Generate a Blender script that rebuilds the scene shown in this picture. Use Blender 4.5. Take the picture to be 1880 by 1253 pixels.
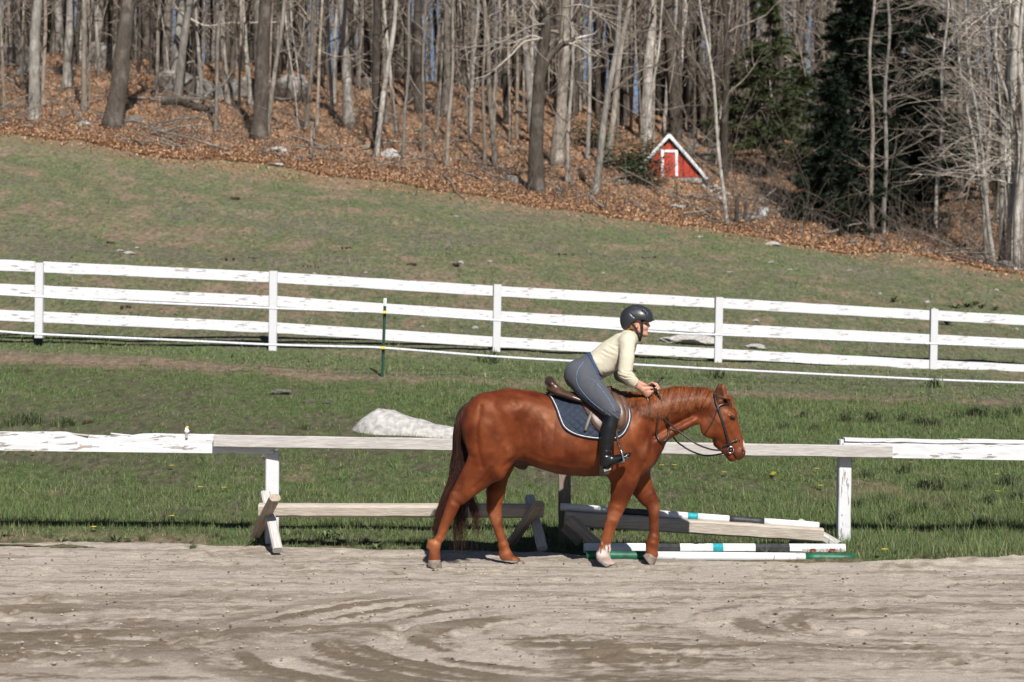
import bpy, math, random
import numpy as np
from mathutils import Vector
S = bpy.context.scene
for _o in list(bpy.data.objects):
    bpy.data.objects.remove(_o)
RNG = np.random.default_rng(11)
random.seed(11)

# ------------------------------------------------------------------ camera
CAM_Y, CAM_Z, FPX = -16.75, 1.92, 3600.0
cd = bpy.data.cameras.new("camera")
cam = bpy.data.objects.new("camera", cd)
S.collection.objects.link(cam)
cam.location = (0, CAM_Y, CAM_Z)
cam.rotation_euler = (math.pi / 2, 0, 0)
cd.sensor_width = 36.0
cd.lens = 36.0 * FPX / 1880.0
cd.clip_end = 3000
cd.dof.use_dof = True
cd.dof.focus_distance = 16.75
cd.dof.aperture_fstop = 3.2
S.camera = cam
# ------------------------------------------------------------------ world, sun
SUN_EL, SUN_AZ = math.radians(43.5), math.radians(16)      # height; angle to the right of straight behind the camera
w = bpy.data.worlds.new("World")
S.world = w
w.use_nodes = True
wn = w.node_tree
wn.nodes.clear()
sky = wn.nodes.new("ShaderNodeTexSky")
sky.sky_type = 'NISHITA'
sky.sun_disc = False
sky.sun_elevation = SUN_EL
sky.sun_rotation = math.pi - SUN_AZ
sky.air_density = 0.6
sky.dust_density = 0.25
bg = wn.nodes.new("ShaderNodeBackground")
bg.inputs[1].default_value = 0.05
wo = wn.nodes.new("ShaderNodeOutputWorld")
wn.links.new(sky.outputs[0], bg.inputs[0])
wn.links.new(bg.outputs[0], wo.inputs[0])
sd = bpy.data.lights.new("sun", 'SUN')
sun = bpy.data.objects.new("sun", sd)
S.collection.objects.link(sun)
sd.energy = 5.0
sd.angle = math.radians(0.5)
sd.color = (1.0, 0.965, 0.915)
_trav = Vector((-math.sin(SUN_AZ) * math.cos(SUN_EL), math.cos(SUN_AZ) * math.cos(SUN_EL), -math.sin(SUN_EL)))
sun.rotation_euler = _trav.to_track_quat('-Z', 'Y').to_euler()
sun.location = (10, -30, 40)
S.view_settings.view_transform = 'Standard'
S.view_settings.look = 'None'
S.view_settings.exposure = 0.56
S.view_settings.gamma = 1.0
S.view_settings.use_curve_mapping = False
S.render.engine = 'CYCLES'
S.cycles.max_bounces = 6
S.cycles.diffuse_bounces = 1
S.cycles.glossy_bounces = 2
S.cycles.transmission_bounces = 3
S.cycles.transparent_max_bounces = 6
S.cycles.use_denoising = True
S.cycles.sample_clamp_indirect = 6.0

# ------------------------------------------------------------------ numeric helpers
def PX(px, py, d):
    """photo pixel at depth d in front of the camera -> world point"""
    return np.array([(px - 940.0) / FPX * d, d + CAM_Y, CAM_Z + (626.5 - py) / FPX * d])

def Z1(x, y, Y=0.0):
    """a point of the horse study (side view, 2.32 px per photo pixel) at lateral offset Y"""
    return PX(760 + x / 2.32, 530 + y / 2.32, Y - CAM_Y)
def Z5(x, y, Y=0.0):
    return PX(760 + x / 3.76, 840 + y / 3.76, Y - CAM_Y)
def Z2(x, y, Y=0.0):
    return PX(980 + x / 6.264, 540 + y / 6.264, Y - CAM_Y)
U1 = 16.75 / FPX / 2.32      # metres per study pixel
U5 = 16.75 / FPX / 3.76
U2 = 16.75 / FPX / 6.264

def _hash(ix, iy, iz, seed):
    h = (ix * 374761393 + iy * 668265263 + iz * 2147483647 + seed * 1274126177) & 0xFFFFFFFF
    h = ((h ^ (h >> 13)) * 1274126177) & 0xFFFFFFFF
    h = (h ^ (h >> 16)) & 0xFFFFFF
    return h / float(0xFFFFFF)

def vnoise(P, seed=0):
    P = np.asarray(P, float)
    I = np.floor(P).astype(np.int64)
    f = P - I
    f = f * f * (3 - 2 * f)
    r = 0
    for dx in (0, 1):
        wx = f[:, 0] if dx else 1 - f[:, 0]
        for dy in (0, 1):
            wy = f[:, 1] if dy else 1 - f[:, 1]
            if P.shape[1] == 2:
                r = r + wx * wy * _hash(I[:, 0] + dx, I[:, 1] + dy, 0 * I[:, 0], seed)
            else:
                for dz in (0, 1):
                    wz = f[:, 2] if dz else 1 - f[:, 2]
                    r = r + wx * wy * wz * _hash(I[:, 0] + dx, I[:, 1] + dy, I[:, 2] + dz, seed)
    return r

def fbm(P, octaves=4, seed=0, gain=0.5):
    P = np.asarray(P, float)
    a, s, t = 1.0, 0.0, 0.0
    for o in range(octaves):
        s = s + a * vnoise(P * 2 ** o + 17.3 * o, seed + o)
        t += a
        a *= gain
    return s / t            # 0..1

def sstep(a, b, x):
    t = np.clip((x - a) / (b - a), 0, 1)
    return t * t * (3 - 2 * t)

# ------------------------------------------------------------------ mesh helpers
def mesh_data(name, V, Fa, mat=None, smooth=True, col=None):
    V = np.ascontiguousarray(V, dtype=np.float32)
    Fa = np.ascontiguousarray(Fa, dtype=np.int32)
    m = bpy.data.meshes.new(name)
    n = Fa.shape[1]
    m.vertices.add(len(V))
    m.vertices.foreach_set("co", V.ravel())
    m.loops.add(Fa.size)
    m.loops.foreach_set("vertex_index", Fa.ravel())
    m.polygons.add(len(Fa))
    m.polygons.foreach_set("loop_start", np.arange(0, Fa.size, n, dtype=np.int32))
    m.polygons.foreach_set("loop_total", np.full(len(Fa), n, dtype=np.int32))
    m.polygons.foreach_set("use_smooth", np.full(len(Fa), bool(smooth)))
    m.update(calc_edges=True)
    if col is not None:
        at = m.color_attributes.new("col", 'FLOAT_COLOR', 'POINT')
        c = np.ones((len(V), 4), dtype=np.float32)
        c[:, :3] = col
        at.data.foreach_set("color", c.ravel())
    if mat is not None:
        m.materials.append(mat)
    return m

def link(o, parent=None):
    S.collection.objects.link(o)
    if parent is not None:
        o.parent = parent
    return o

def tag(o, label=None, cat=None, group=None, kind=None):
    if label: o['label'] = label
    if cat: o['category'] = cat
    if group: o['group'] = group
    if kind: o['kind'] = kind
    return o

def empty(name, loc, label, cat, group=None):
    o = bpy.data.objects.new(name, None)
    o.empty_display_size = 0.1
    o.location = [float(c) for c in loc]
    link(o)
    return tag(o, label, cat, group)

def wloc(o):
    v = np.zeros(3)
    while o is not None:
        v += np.array(o.location)
        o = o.parent
    return v

def part(name, V, Fa, mat, parent=None, smooth=True, col=None, loc=None):
    """one mesh object; V in world coordinates, stored relative to its thing"""
    V = np.asarray(V, float)
    base = wloc(parent) if parent is not None else np.zeros(3)
    own = np.zeros(3) if loc is None else np.asarray(loc, float) - base
    o = bpy.data.objects.new(name, mesh_data(name, V - base - own, Fa, mat, smooth, col))
    o.location = [float(c) for c in own]
    return link(o, parent)

_ORD = ["first", "second", "third", "fourth", "fifth", "sixth", "seventh", "eighth", "ninth", "tenth", "eleventh", "twelfth", "thirteenth", "fourteenth", "fifteenth", "sixteenth", "seventeenth", "eighteenth", "nineteenth", "twentieth", "twenty-first", "twenty-second", "twenty-third", "twenty-fourth"]
def relabel(objs, text, marks):
    """give each of many alike things its own label: its rank to the left or right of the nearest landmark"""
    box = {}
    for o in objs:
        d = o.location[1] - CAM_Y
        px = 940 + o.location[0] * FPX / d
        m = min(marks, key=lambda q: abs(q[0] - px))
        box.setdefault((m, px >= m[0], text(o) if callable(text) else text), []).append((abs(px - m[0]), o))
    for ((mx, nm), right, tx), lst in box.items():
        lst.sort(key=lambda q: q[0])
        for k, (_, o) in enumerate(lst):
            o['label'] = " ".join((_ORD[min(k, 23)] + " " + tx + (" right of " if right else " left of ") + nm).split()[:16])

class MB:
    """collects quads (or triangles) into one mesh"""
    def __init__(s): s.V, s.F, s.C, s.n = [], [], [], 0
    def add(s, vf, col=None):
        V, Fa = vf
        s.V.append(np.asarray(V, float)); s.F.append(np.asarray(Fa, int) + s.n); s.n += len(V)
        if col is not None: s.C.append(np.broadcast_to(np.asarray(col, float), (len(V), 3)))
        return s
    def get(s):
        return np.concatenate(s.V), np.concatenate(s.F)
    def col(s): return np.concatenate(s.C) if s.C else None
    def build(s, name, mat, parent=None, smooth=True, loc=None):
        V, Fa = s.get()
        return part(name, V, Fa, mat, parent, smooth, s.col(), loc)

def tube(path, rad, seg=6, flat=1.0, lat=None, twist=0.0, cap=True):
    """swept tube along path; rad per point; flat = ratio of the second cross axis; lat = preferred direction of the first axis"""
    P = np.asarray(path, float)
    n = len(P)
    r = np.broadcast_to(np.asarray(rad, float), (n,))
    T = np.gradient(P, axis=0)
    T /= np.linalg.norm(T, axis=1)[:, None] + 1e-12
    up = np.array([0, 0, 1.0]) if lat is None else np.asarray(lat, float)
    A = np.cross(T, up)
    bad = np.linalg.norm(A, axis=1) < 0.15
    if bad.any():
        A[bad] = np.cross(T[bad], np.array([1.0, 0.13, 0]) if lat is None else np.array([0.1, 0.2, 1.0]))
    A /= np.linalg.norm(A, axis=1)[:, None] + 1e-12
    for i in range(1, n):
        if lat is None and A[i] @ A[i - 1] < 0: A[i] = -A[i]
    B = np.cross(A, T)
    th = np.arange(seg) * 2 * math.pi / seg + twist
    c, s_ = np.cos(th), np.sin(th)
    R = P[:, None, :] + r[:, None, None] * (A[:, None, :] * c[None, :, None] * flat + B[:, None, :] * s_[None, :, None])
    if cap:
        R = np.concatenate([P[:1, None, :] + (R[:1] - P[:1, None, :]) * 0.01, R, P[-1:, None, :] + (R[-1:] - P[-1:, None, :]) * 0.01])
        n += 2
    V = R.reshape(-1, 3)
    i, j = np.meshgrid(np.arange(n - 1), np.arange(seg), indexing='ij')
    a = i * seg + j; b = i * seg + (j + 1) % seg
    Fa = np.stack([a, b, b + seg, a + seg], -1).reshape(-1, 4)
    return V, Fa

def beam(p0, p1, wid, hei, ch=0.006, nseg=1, roll=0.0, wob=0.0, seed=0, side=None):
    """chamfered timber from p0 to p1, wid = across (roughly along Y), hei = upright; uneven by wob"""
    p0, p1 = np.asarray(p0, float), np.asarray(p1, float)
    t = (p1 - p0) / np.linalg.norm(p1 - p0)
    ref = np.array([0, 1.0, 0]) if side is None else np.asarray(side, float)
    a = ref - (ref @ t) * t
    a /= np.linalg.norm(a)
    b = np.cross(t, a)
    if b[2] < 0: b = -b
    ca, sa = math.cos(roll), math.sin(roll)
    a, b = a * ca + b * sa, b * ca - a * sa
    x, y = wid / 2, hei / 2
    prof = np.array([(-x + ch, -y), (x - ch, -y), (x, -y + ch), (x, y - ch), (x - ch, y), (-x + ch, y), (-x, y - ch), (-x, -y + ch)])
    n = nseg + 1
    P = p0 + (p1 - p0) * np.linspace(0, 1, n)[:, None]
    R = P[:, None] + prof[None, :, :1] * a + prof[None, :, 1:] * b
    if wob:
        q = (R.reshape(-1, 3) * 6 + seed * 3.7)
        R = R + ((np.stack([fbm(q, 2, seed + k) for k in range(3)], -1) - .5) * 2 * wob).reshape(R.shape)
    c0, c1 = R[0].mean(0), R[-1].mean(0)
    R = np.concatenate([c0 + (R[:1] - c0) * .01, R[:1], R, R[-1:], c1 + (R[-1:] - c1) * .01])
    n += 4
    if np.dot(np.cross(a, b), t) < 0:
        R = R[:, ::-1]
    seg = 8
    i, j = np.meshgrid(np.arange(n - 1), np.arange(seg), indexing='ij')
    q0 = i * seg + j; q1 = i * seg + (j + 1) % seg
    Fa = np.stack([q0, q1, q1 + seg, q0 + seg], -1).reshape(-1, 4)
    keep = np.ones(len(Fa), bool)
    return R.reshape(-1, 3), Fa[keep]

def grid_faces(nu, nv):
    i, j = np.meshgrid(np.arange(nu - 1), np.arange(nv - 1), indexing='ij')
    a = i * nv + j
    return np.stack([a, a + nv, a + nv + 1, a + 1], -1).reshape(-1, 4)

def crom(pts, n):
    """smooth curve through the points (Catmull-Rom), n samples"""
    P = np.asarray(pts, float)
    k = len(P)
    E = np.concatenate([[2 * P[0] - P[1]], P, [2 * P[-1] - P[-2]]])
    L = np.concatenate([[0], np.cumsum(np.linalg.norm(np.diff(P, axis=0), axis=1))])
    t = np.interp(np.linspace(0, L[-1], n), L, np.arange(k))
    i = np.minimum(t.astype(int), k - 2)
    f = (t - i)[:, None]
    a, b, c, d = E[i], E[i + 1], E[i + 2], E[i + 3]
    return .5 * ((2 * b) + (c - a) * f + (2 * a - 5 * b + 4 * c - d) * f ** 2 + (3 * b - a - 3 * c + d) * f ** 3)

# ------------------------------------------------------------------ implicit bodies
class Sdf:
    def __init__(s, lo, hi, h):
        s.lo, s.h = np.asarray(lo, float), h
        s.n = np.ceil((np.asarray(hi) - s.lo) / h).astype(int) + 1
        s.F = np.full(s.n, 0.6, dtype=np.float32)
        s.ax = [s.lo[i] + h * np.arange(s.n[i]) for i in range(3)]
    def block(s, lo, hi):
        i0 = np.clip(np.floor((lo - s.lo) / s.h).astype(int), 0, s.n)
        i1 = np.clip(np.ceil((hi - s.lo) / s.h).astype(int) + 1, 0, s.n)
        sl = tuple(slice(a, b) for a, b in zip(i0, i1))
        g = np.meshgrid(*[s.ax[i][sl[i]] for i in range(3)], indexing='ij')
        return sl, np.stack(g, -1)
    def merge(s, sl, d, k, op):
        A = s.F[sl]
        if op == 'u':
            if k > 0:
                h = np.maximum(k - np.abs(A - d), 0) / k
                s.F[sl] = np.minimum(A, d) - h * h * k * .25
            else:
                s.F[sl] = np.minimum(A, d)
        elif op == 's':
            d = -d
            if k > 0:
                h = np.maximum(k - np.abs(A - d), 0) / k
                s.F[sl] = np.maximum(A, d) + h * h * k * .25
            else:
                s.F[sl] = np.maximum(A, d)
    def _seg(s, P, a, b, ha, hb, wa, wb, lat):
        L = np.linalg.norm(b - a)
        t = (b - a) / L
        lat = np.asarray(lat, float)
        v = lat - (lat @ t) * t
        v /= np.linalg.norm(v)
        u = np.cross(v, t)
        Q = P - a
        q = Q @ t
        f = np.clip(q / L, 0, 1)
        H = ha + (hb - ha) * f
        W = wa + (wb - wa) * f
        mm = np.minimum(H, W)
        return (np.sqrt(((Q @ u) / H) ** 2 + ((Q @ v) / W) ** 2 + ((q - f * L) / mm) ** 2) - 1) * mm
    def chain(s, pts, k=.03, lat=(0, 1, 0), op='u'):
        """elliptic round cones through pts = (point, half height, half width along lat); one smooth limb, merged with k"""
        A = np.array([p[0] for p in pts], float)
        H = np.array([p[1] for p in pts], float)
        W = np.array([p[1] if len(p) < 3 else p[2] for p in pts], float)
        m = max(H.max(), W.max()) + k + 3 * s.h
        sl, P = s.block(A.min(0) - m, A.max(0) + m)
        d = None
        for i in range(len(A) - 1):
            e = s._seg(P, A[i], A[i + 1], H[i], H[i + 1], W[i], W[i + 1], lat)
            d = e if d is None else np.minimum(d, e)
        s.merge(sl, d.astype(np.float32), k, op)
        return s
    def seg(s, a, b, ha, hb, wa=None, wb=None, k=.03, op='u', lat=(0, 1, 0)):
        return s.chain([(a, ha, ha if wa is None else wa), (b, hb, hb if wb is None else wb)], k, lat, op)
    def ell(s, c, r, ang=0.0, k=.03, op='u'):
        c = np.asarray(c, float)
        m = max(r) + k + 3 * s.h
        sl, P = s.block(c - m, c + m)
        Q = P - c
        ca, sa = math.cos(ang), math.sin(ang)
        x = Q[..., 0] * ca + Q[..., 2] * sa
        z = -Q[..., 0] * sa + Q[..., 2] * ca
        d = (np.sqrt((x / r[0]) ** 2 + (Q[..., 1] / r[1]) ** 2 + (z / r[2]) ** 2) - 1) * min(r)
        s.merge(sl, d.astype(np.float32), k, op)
        return s
    def clip(s, p, n):
        """keep what lies on the side of the plane that n points away from"""
        n = np.asarray(n, float) / np.linalg.norm(n)
        g = np.meshgrid(*s.ax, indexing='ij')
        d = sum((g[i] - p[i]) * n[i] for i in range(3))
        s.F = np.maximum(s.F, d.astype(np.float32))
        return s
    def sample(s, P):
        q = (np.asarray(P, float) - s.lo) / s.h
        q = np.clip(q, 0, np.array(s.n) - 1.001)
        i = q.astype(int); f = q - i
        r = 0
        for dx in (0, 1):
            for dy in (0, 1):
                for dz in (0, 1):
                    wt = (f[:, 0] if dx else 1 - f[:, 0]) * (f[:, 1] if dy else 1 - f[:, 1]) * (f[:, 2] if dz else 1 - f[:, 2])
                    r = r + wt * s.F[i[:, 0] + dx, i[:, 1] + dy, i[:, 2] + dz]
        return r
    def mesh(s, iso=0.0, relax=1):
        Fv = s.F - iso
        Fv[0], Fv[-1] = 1, 1
        Fv[:, 0], Fv[:, -1] = 1, 1
        Fv[:, :, 0], Fv[:, :, -1] = 1, 1
        sg = Fv < 0
        nx, ny, nz = Fv.shape
        cnt = np.zeros((nx - 1, ny - 1, nz - 1), np.int8)
        for dx in (0, 1):
            for dy in (0, 1):
                for dz in (0, 1):
                    cnt += sg[dx:nx - 1 + dx, dy:ny - 1 + dy, dz:nz - 1 + dz]
        act = (cnt > 0) & (cnt < 8)
        idx = np.full(act.shape, -1, np.int64)
        I = np.argwhere(act)
        idx[act] = np.arange(len(I))
        pos = np.zeros((len(I), 3)); num = np.zeros(len(I))
        for axis in range(3):
            o = [k for k in range(3) if k != axis]
            for a in (0, 1):
                for b in (0, 1):
                    c0 = np.zeros(3, int); c0[o[0]] = a; c0[o[1]] = b
                    c1 = c0.copy(); c1[axis] = 1
                    A = I + c0; B = I + c1
                    fa = Fv[A[:, 0], A[:, 1], A[:, 2]]; fb = Fv[B[:, 0], B[:, 1], B[:, 2]]
                    cr = (fa < 0) != (fb < 0)
                    t = np.where(cr, fa / np.where(cr, fa - fb, 1), 0)
                    p = np.broadcast_to(c0, (len(I), 3)).astype(float).copy()
                    p[:, axis] += t
                    pos[cr] += p[cr]; num[cr] += 1
        V = s.lo + s.h * (I + pos / num[:, None])
        quads = []
        for axis in range(3):
            o0, o1 = [(1, 2), (2, 0), (0, 1)][axis]
            sa = [slice(None)] * 3; sb = [slice(None)] * 3
            sa[axis] = slice(0, -1); sb[axis] = slice(1, None)
            A, B = sg[tuple(sa)], sg[tuple(sb)]
            E = np.argwhere(A != B)
            E = E[(E[:, o0] > 0) & (E[:, o1] > 0) & (E[:, o0] < Fv.shape[o0] - 1) & (E[:, o1] < Fv.shape[o1] - 1)]
            ins = A[E[:, 0], E[:, 1], E[:, 2]]
            def cell(d0, d1):
                C = E.copy(); C[:, o0] += d0; C[:, o1] += d1
                return idx[C[:, 0], C[:, 1], C[:, 2]]
            q = np.stack([cell(-1, -1), cell(0, -1), cell(0, 0), cell(-1, 0)], -1)
            q[~ins] = q[~ins][:, ::-1]
            quads.append(q)
        Q = np.concatenate(quads)
        Q = Q[(Q >= 0).all(1)]
        for _ in range(relax):
            acc = np.zeros_like(V); n = np.zeros(len(V))
            for a in range(4):
                b = (a + 1) % 4
                np.add.at(acc, Q[:, a], V[Q[:, b]]); np.add.at(n, Q[:, a], 1)
                np.add.at(acc, Q[:, b], V[Q[:, a]]); np.add.at(n, Q[:, b], 1)
            V = V * .5 + .5 * acc / np.maximum(n, 1)[:, None]
        return V, Q

def normals(V, Q):
    n = np.cross(V[Q[:, 2]] - V[Q[:, 0]], V[Q[:, 3 if Q.shape[1] > 3 else 1]] - V[Q[:, 1 if Q.shape[1] > 3 else 0]])
    N = np.zeros_like(V)
    for a in range(Q.shape[1]): np.add.at(N, Q[:, a], n)
    return N / (np.linalg.norm(N, axis=1)[:, None] + 1e-12)

# ------------------------------------------------------------------ materials
class NT:
    def __init__(s, name):
        s.m = bpy.data.materials.new(name)
        s.m.use_nodes = True
        s.t = s.m.node_tree
        s.b = s.t.nodes["Principled BSDF"]
    def n(s, kind, **kw):
        x = s.t.nodes.new("ShaderNode" + kind)
        for k, v in kw.items(): setattr(x, k, v)
        return x
    def l(s, a, b): s.t.links.new(a, b)
    def val(s, sock, v):
        if hasattr(v, 'links') or hasattr(v, 'is_linked'): s.l(v, sock)
        else: sock.default_value = v
    def coord(s, scale=(1, 1, 1), which='Object', rot=(0, 0, 0)):
        tc = s.n("TexCoord"); mp = s.n("Mapping")
        mp.inputs['Scale'].default_value = scale
        mp.inputs['Rotation'].default_value = rot
        s.l(tc.outputs[which], mp.inputs['Vector'])
        return mp.outputs[0]
    def noise(s, vec, scale=5, detail=4, rough=.55, dist=0.0):
        x = s.n("TexNoise")
        x.inputs['Scale'].default_value = scale; x.inputs['Detail'].default_value = detail
        x.inputs['Roughness'].default_value = rough; x.inputs['Distortion'].default_value = dist
        if vec is not None: s.l(vec, x.inputs['Vector'])
        return x.outputs['Fac']
    def ramp(s, fac, stops, interp='LINEAR'):
        x = s.n("ValToRGB")
        x.color_ramp.interpolation = interp
        e = x.color_ramp.elements
        while len(e) < len(stops): e.new(.5)
        for i, (p, c) in enumerate(stops):
            e[i].position = p
            e[i].color = (c, c, c, 1) if not hasattr(c, '__len__') else tuple(c) + (1,)
        s.l(fac, x.inputs[0])
        return x.outputs[0]
    def mix(s, f, a, b, mode='MIX'):
        x = s.n("Mix", data_type='RGBA', blend_type=mode)
        s.val(x.inputs[0], f)
        for sock, v in ((x.inputs[6], a), (x.inputs[7], b)):
            if isinstance(v, (tuple, list)): sock.default_value = tuple(v) + (1,)
            else: s.l(v, sock)
        return x.outputs[2]
    def math(s, op, a, b=0.0):
        x = s.n("Math", operation=op)
        s.val(x.inputs[0], a); s.val(x.inputs[1], b)
        return x.outputs[0]
    def attr(s, name="col"):
        return s.n("Attribute", attribute_name=name).outputs['Color']
    def rand(s):
        return s.n("ObjectInfo").outputs['Random']
    def island(s):
        return s.n("NewGeometry").outputs['Random Per Island']
    def bump(s, h, dist=.01, strength=1.0):
        x = s.n("Bump")
        x.inputs['Strength'].default_value = strength
        x.inputs['Distance'].default_value = dist
        s.l(h, x.inputs['Height']); s.l(x.outputs[0], s.b.inputs['Normal'])
    def done(s, color, rough=.6, spec=.4, metal=0.0, **kw):
        if isinstance(color, (tuple, list)): s.b.inputs['Base Color'].default_value = tuple(color) + (1,)
        else: s.l(color, s.b.inputs['Base Color'])
        s.val(s.b.inputs['Roughness'], rough)
        s.b.inputs['Specular IOR Level'].default_value = spec
        s.b.inputs['Metallic'].default_value = metal
        for k, v in kw.items(): s.b.inputs[k.replace('_', ' ')].default_value = v
        return s.m

def simple(name, c, rough=.5, spec=.4, metal=0.0, var=.25, scale=40, bump=.0008, **kw):
    t = NT(name)
    v = t.coord()
    f = t.noise(v, scale, 4)
    a = tuple(x * (1 - var) for x in c); b = tuple(min(1, x * (1 + var)) for x in c)
    if bump: t.bump(f, bump)
    return t.done(t.ramp(f, [(.3, a), (.7, b)]), rough, spec, metal, **kw)
# ================================================================== TERRAIN
_KD = np.array([0, 10, 14, 18.3, 24, 32, 44, 56, 70, 85, 100, 140, 200, 420.])
_KL = np.array([0, 0, 0, 0.0, .86, 2.02, 4.85, 7.85, 11.1, 14.3, 15.4, 15.2, 14, 14])
_KM = np.array([0, 0, 0, 0.0, .70, 1.62, 3.72, 5.99, 9.2, 12.5, 13.7, 14.0, 14, 14])
_KR = np.array([0, 0, 0, 0.0, .52, 1.18, 2.45, 3.89, 5.6, 7.8, 9.6, 12, 14, 14])
_DD = np.linspace(0, 420, 4201)
def _smooth(k):
    z = np.interp(_DD, _KD, k)
    for w_ in (15, 15):
        kern = np.ones(w_) / w_
        zz = np.convolve(np.pad(z, w_ // 2, mode='edge'), kern, 'valid')
        z = zz
    return z
_ZL, _ZM, _ZR = _smooth(_KL), _smooth(_KM), _smooth(_KR)
def TZ(u, d):
    """height of the land along the bearing u = x / depth"""
    u = np.clip(u, -.34, .34) / .2611
    a, b, c = (np.interp(d, _DD, q) for q in (_ZL, _ZM, _ZR))
    return b + (c - a) / 2 * u + ((a + c) / 2 - b) * u * u
def TXY(x, y):
    d = np.maximum(np.asarray(y, float) - CAM_Y, .5)
    return TZ(np.asarray(x, float) / d, d)
_DS = np.linspace(11, 180, 6000)
def GP(px, py):
    """where the line of sight through a photo pixel meets the land"""
    u = (px - 940) / FPX
    q = 626.5 - (TZ(u, _DS) - CAM_Z) * FPX / _DS
    k = np.argmax(q <= py)
    if q[k] > py: k = len(_DS) - 1
    d = _DS[k]
    return np.array([u * d, d + CAM_Y, float(TZ(u, d))])
def GD(px, py): return GP(px, py)[1] - CAM_Y
def line_d(pts):
    us = np.array([(p[0] - 940) / FPX for p in pts]); ds = np.array([GD(*p) for p in pts])
    return lambda u: np.interp(u, us, ds)
EDGE = line_d([(0, 247), (150, 262), (300, 290), (480, 303), (640, 325), (800, 352), (940, 374), (1100, 395), (1340, 426), (1500, 452), (1640, 470), (1880, 508)])
_sb = [(0, 1000), (300, 1001), (500, 1009), (760, 1013), (1000, 1018), (1300, 1030), (1600, 1035), (1880, 1030)]
_sbu = np.array([(p[0] - 940) / FPX for p in _sb]); _sbd = np.array([1.92 * FPX / (p[1] - 626.5) for p in _sb])
SANDB = lambda u: np.interp(u, _sbu, _sbd)
PATH = line_d([(0, 664), (300, 675), (600, 694), (900, 706), (1340, 725), (1880, 745)])

# sand riding arena ---------------------------------------------------------
def attr_ground(name, nscale, lo, hi, bscale, bump, rough=.95, fine=True):
    t = NT(name)
    c = t.attr()
    v = t.coord()
    n = t.noise(v, nscale, 6, .65)
    k = t.ramp(n, [(.3, lo), (.72, hi)])
    cc = t.mix(1.0, c, k, 'MULTIPLY')
    b = t.noise(v, bscale, 5, .7)
    t.bump(b, bump)
    return t.done(cc, rough, .12)
def sand_material():
    t = NT("arena_sand_grit")
    c = t.attr(); v = t.coord()
    a = t.ramp(t.noise(v, 55, 5, .7), [(.28, .72), (.74, 1.22)])
    g = t.ramp(t.noise(t.coord((1, .6, 1)), 170, 3, .75), [(.30, .62), (.48, .98), (.60, 1.02), (.74, 1.38)])
    s = t.ramp(t.noise(t.coord((1.2, 9, 1)), 4.5, 6, .7, .3), [(.30, .70), (.50, 1.0), (.75, 1.10)])
    cc = t.mix(1.0, t.mix(1.0, t.mix(1.0, c, a, 'MULTIPLY'), g, 'MULTIPLY'), s, 'MULTIPLY')
    t.bump(t.math('ADD', t.noise(v, 60, 5, .75), t.math('MULTIPLY', t.noise(v, 200, 2, .7), .5)), .016)
    return t.done(cc, .95, .10)
M_SAND = sand_material()
us = np.concatenate([np.linspace(-1.2, -.36, 40)[:-1], np.linspace(-.36, .36, 430), np.linspace(.36, 1.2, 40)[1:]])
ds = np.concatenate([np.linspace(5.0, 11, 20)[:-1], np.linspace(11, 19.6, 330)])
U, D = np.meshgrid(us, ds, indexing='ij')
X, Y = U * D, D + CAM_Y
xy = np.stack([X, Y], -1).reshape(-1, 2)
db = SANDB(U)
edge = (db - D) + (fbm(xy * 1.7, 3, 41).reshape(X.shape) - .5) * .35
long_ = fbm(xy * np.array([.9, 7.5]), 4, 50).reshape(X.shape)
mid = fbm(xy * np.array([2.2, 6.0]), 4, 51).reshape(X.shape)
fine = fbm(xy * np.array([11, 16]), 3, 52).reshape(X.shape)
big = fbm(xy * .55, 3, 53).reshape(X.shape)
wx = (fbm(xy * .8, 2, 54).reshape(X.shape) - .5) * .7
def arcs(cx, cy, r0, r1, a0, a1, seed):
    dx, dy = cx - X, (Y - cy) * 1.0
    r = np.hypot(dx, dy) + wx * .35
    a = np.arctan2(dy, dx)
    m = sstep(r0, r0 + .35, r) * sstep(r1, r1 - .5, r) * sstep(a0, a0 + .4, a) * sstep(a1, a1 - .4, a)
    q = np.stack([r.ravel() * 7.5, a.ravel() * 1.5 + r.ravel() * .35], -1)
    return m, fbm(q, 3, seed).reshape(X.shape)
m1, s1 = arcs(.62, -4.05, .55, 3.0, -1.5, 1.2, 60)
m2, s2 = arcs(-1.2, -4.6, .25, 1.5, -.4, 2.6, 61)
m3, s3 = arcs(2.6, -3.4, .30, 1.8, -1.9, 1.0, 62)
st = long_ * (1 - np.clip(m1 + m2 + m3, 0, 1))
den = np.maximum(m1 + m2 + m3, 1)
st = st + (m1 * s1 + m2 * s2 + m3 * s3) / den
# harrow lines
near_ = sstep(15.2, 13.2, D)
grain = fbm(xy * np.array([16, 42]), 3, 63).reshape(X.shape)
damp = sstep(.46, .74, st + (mid - .5) * .40 + (big - .47) * .85 * near_ + (fine - .5) * .34 + (grain - .5) * .42 - .015)
damp = np.clip(damp * (.55 + .55 * near_ * big * 1.6), 0, 1)
thin = fbm(xy * np.array([1.3, 17]), 3, 64).reshape(X.shape)
damp = np.maximum(damp, .62 * sstep(.57, .70, thin + (grain - .5) * .25) * sstep(.34, .55, mid))
for m_, s_, k_ in ((m1, s1, .85), (m2, s2, .8), (m3, s3, .75)):
    damp = np.maximum(damp * (1 - .55 * m_), k_ * 1.15 * m_ * sstep(.45, .56, s_ + (grain - .5) * .25) * sstep(.22, .40, mid * .5 + big * .5))
damp = np.clip(damp, 0, 1)
lite = sstep(.54, .66, (m1 * s1 + m2 * s2 + m3 * s3) / den * -1 + 1.02 * np.clip(m1 + m2 + m3, 0, 1))
damp = damp * (1 - .35 * lite)
dk = sstep(1.5, .1, np.hypot((X + 2.7) / 1.5, (Y + 4.1) / 1.3))
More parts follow.
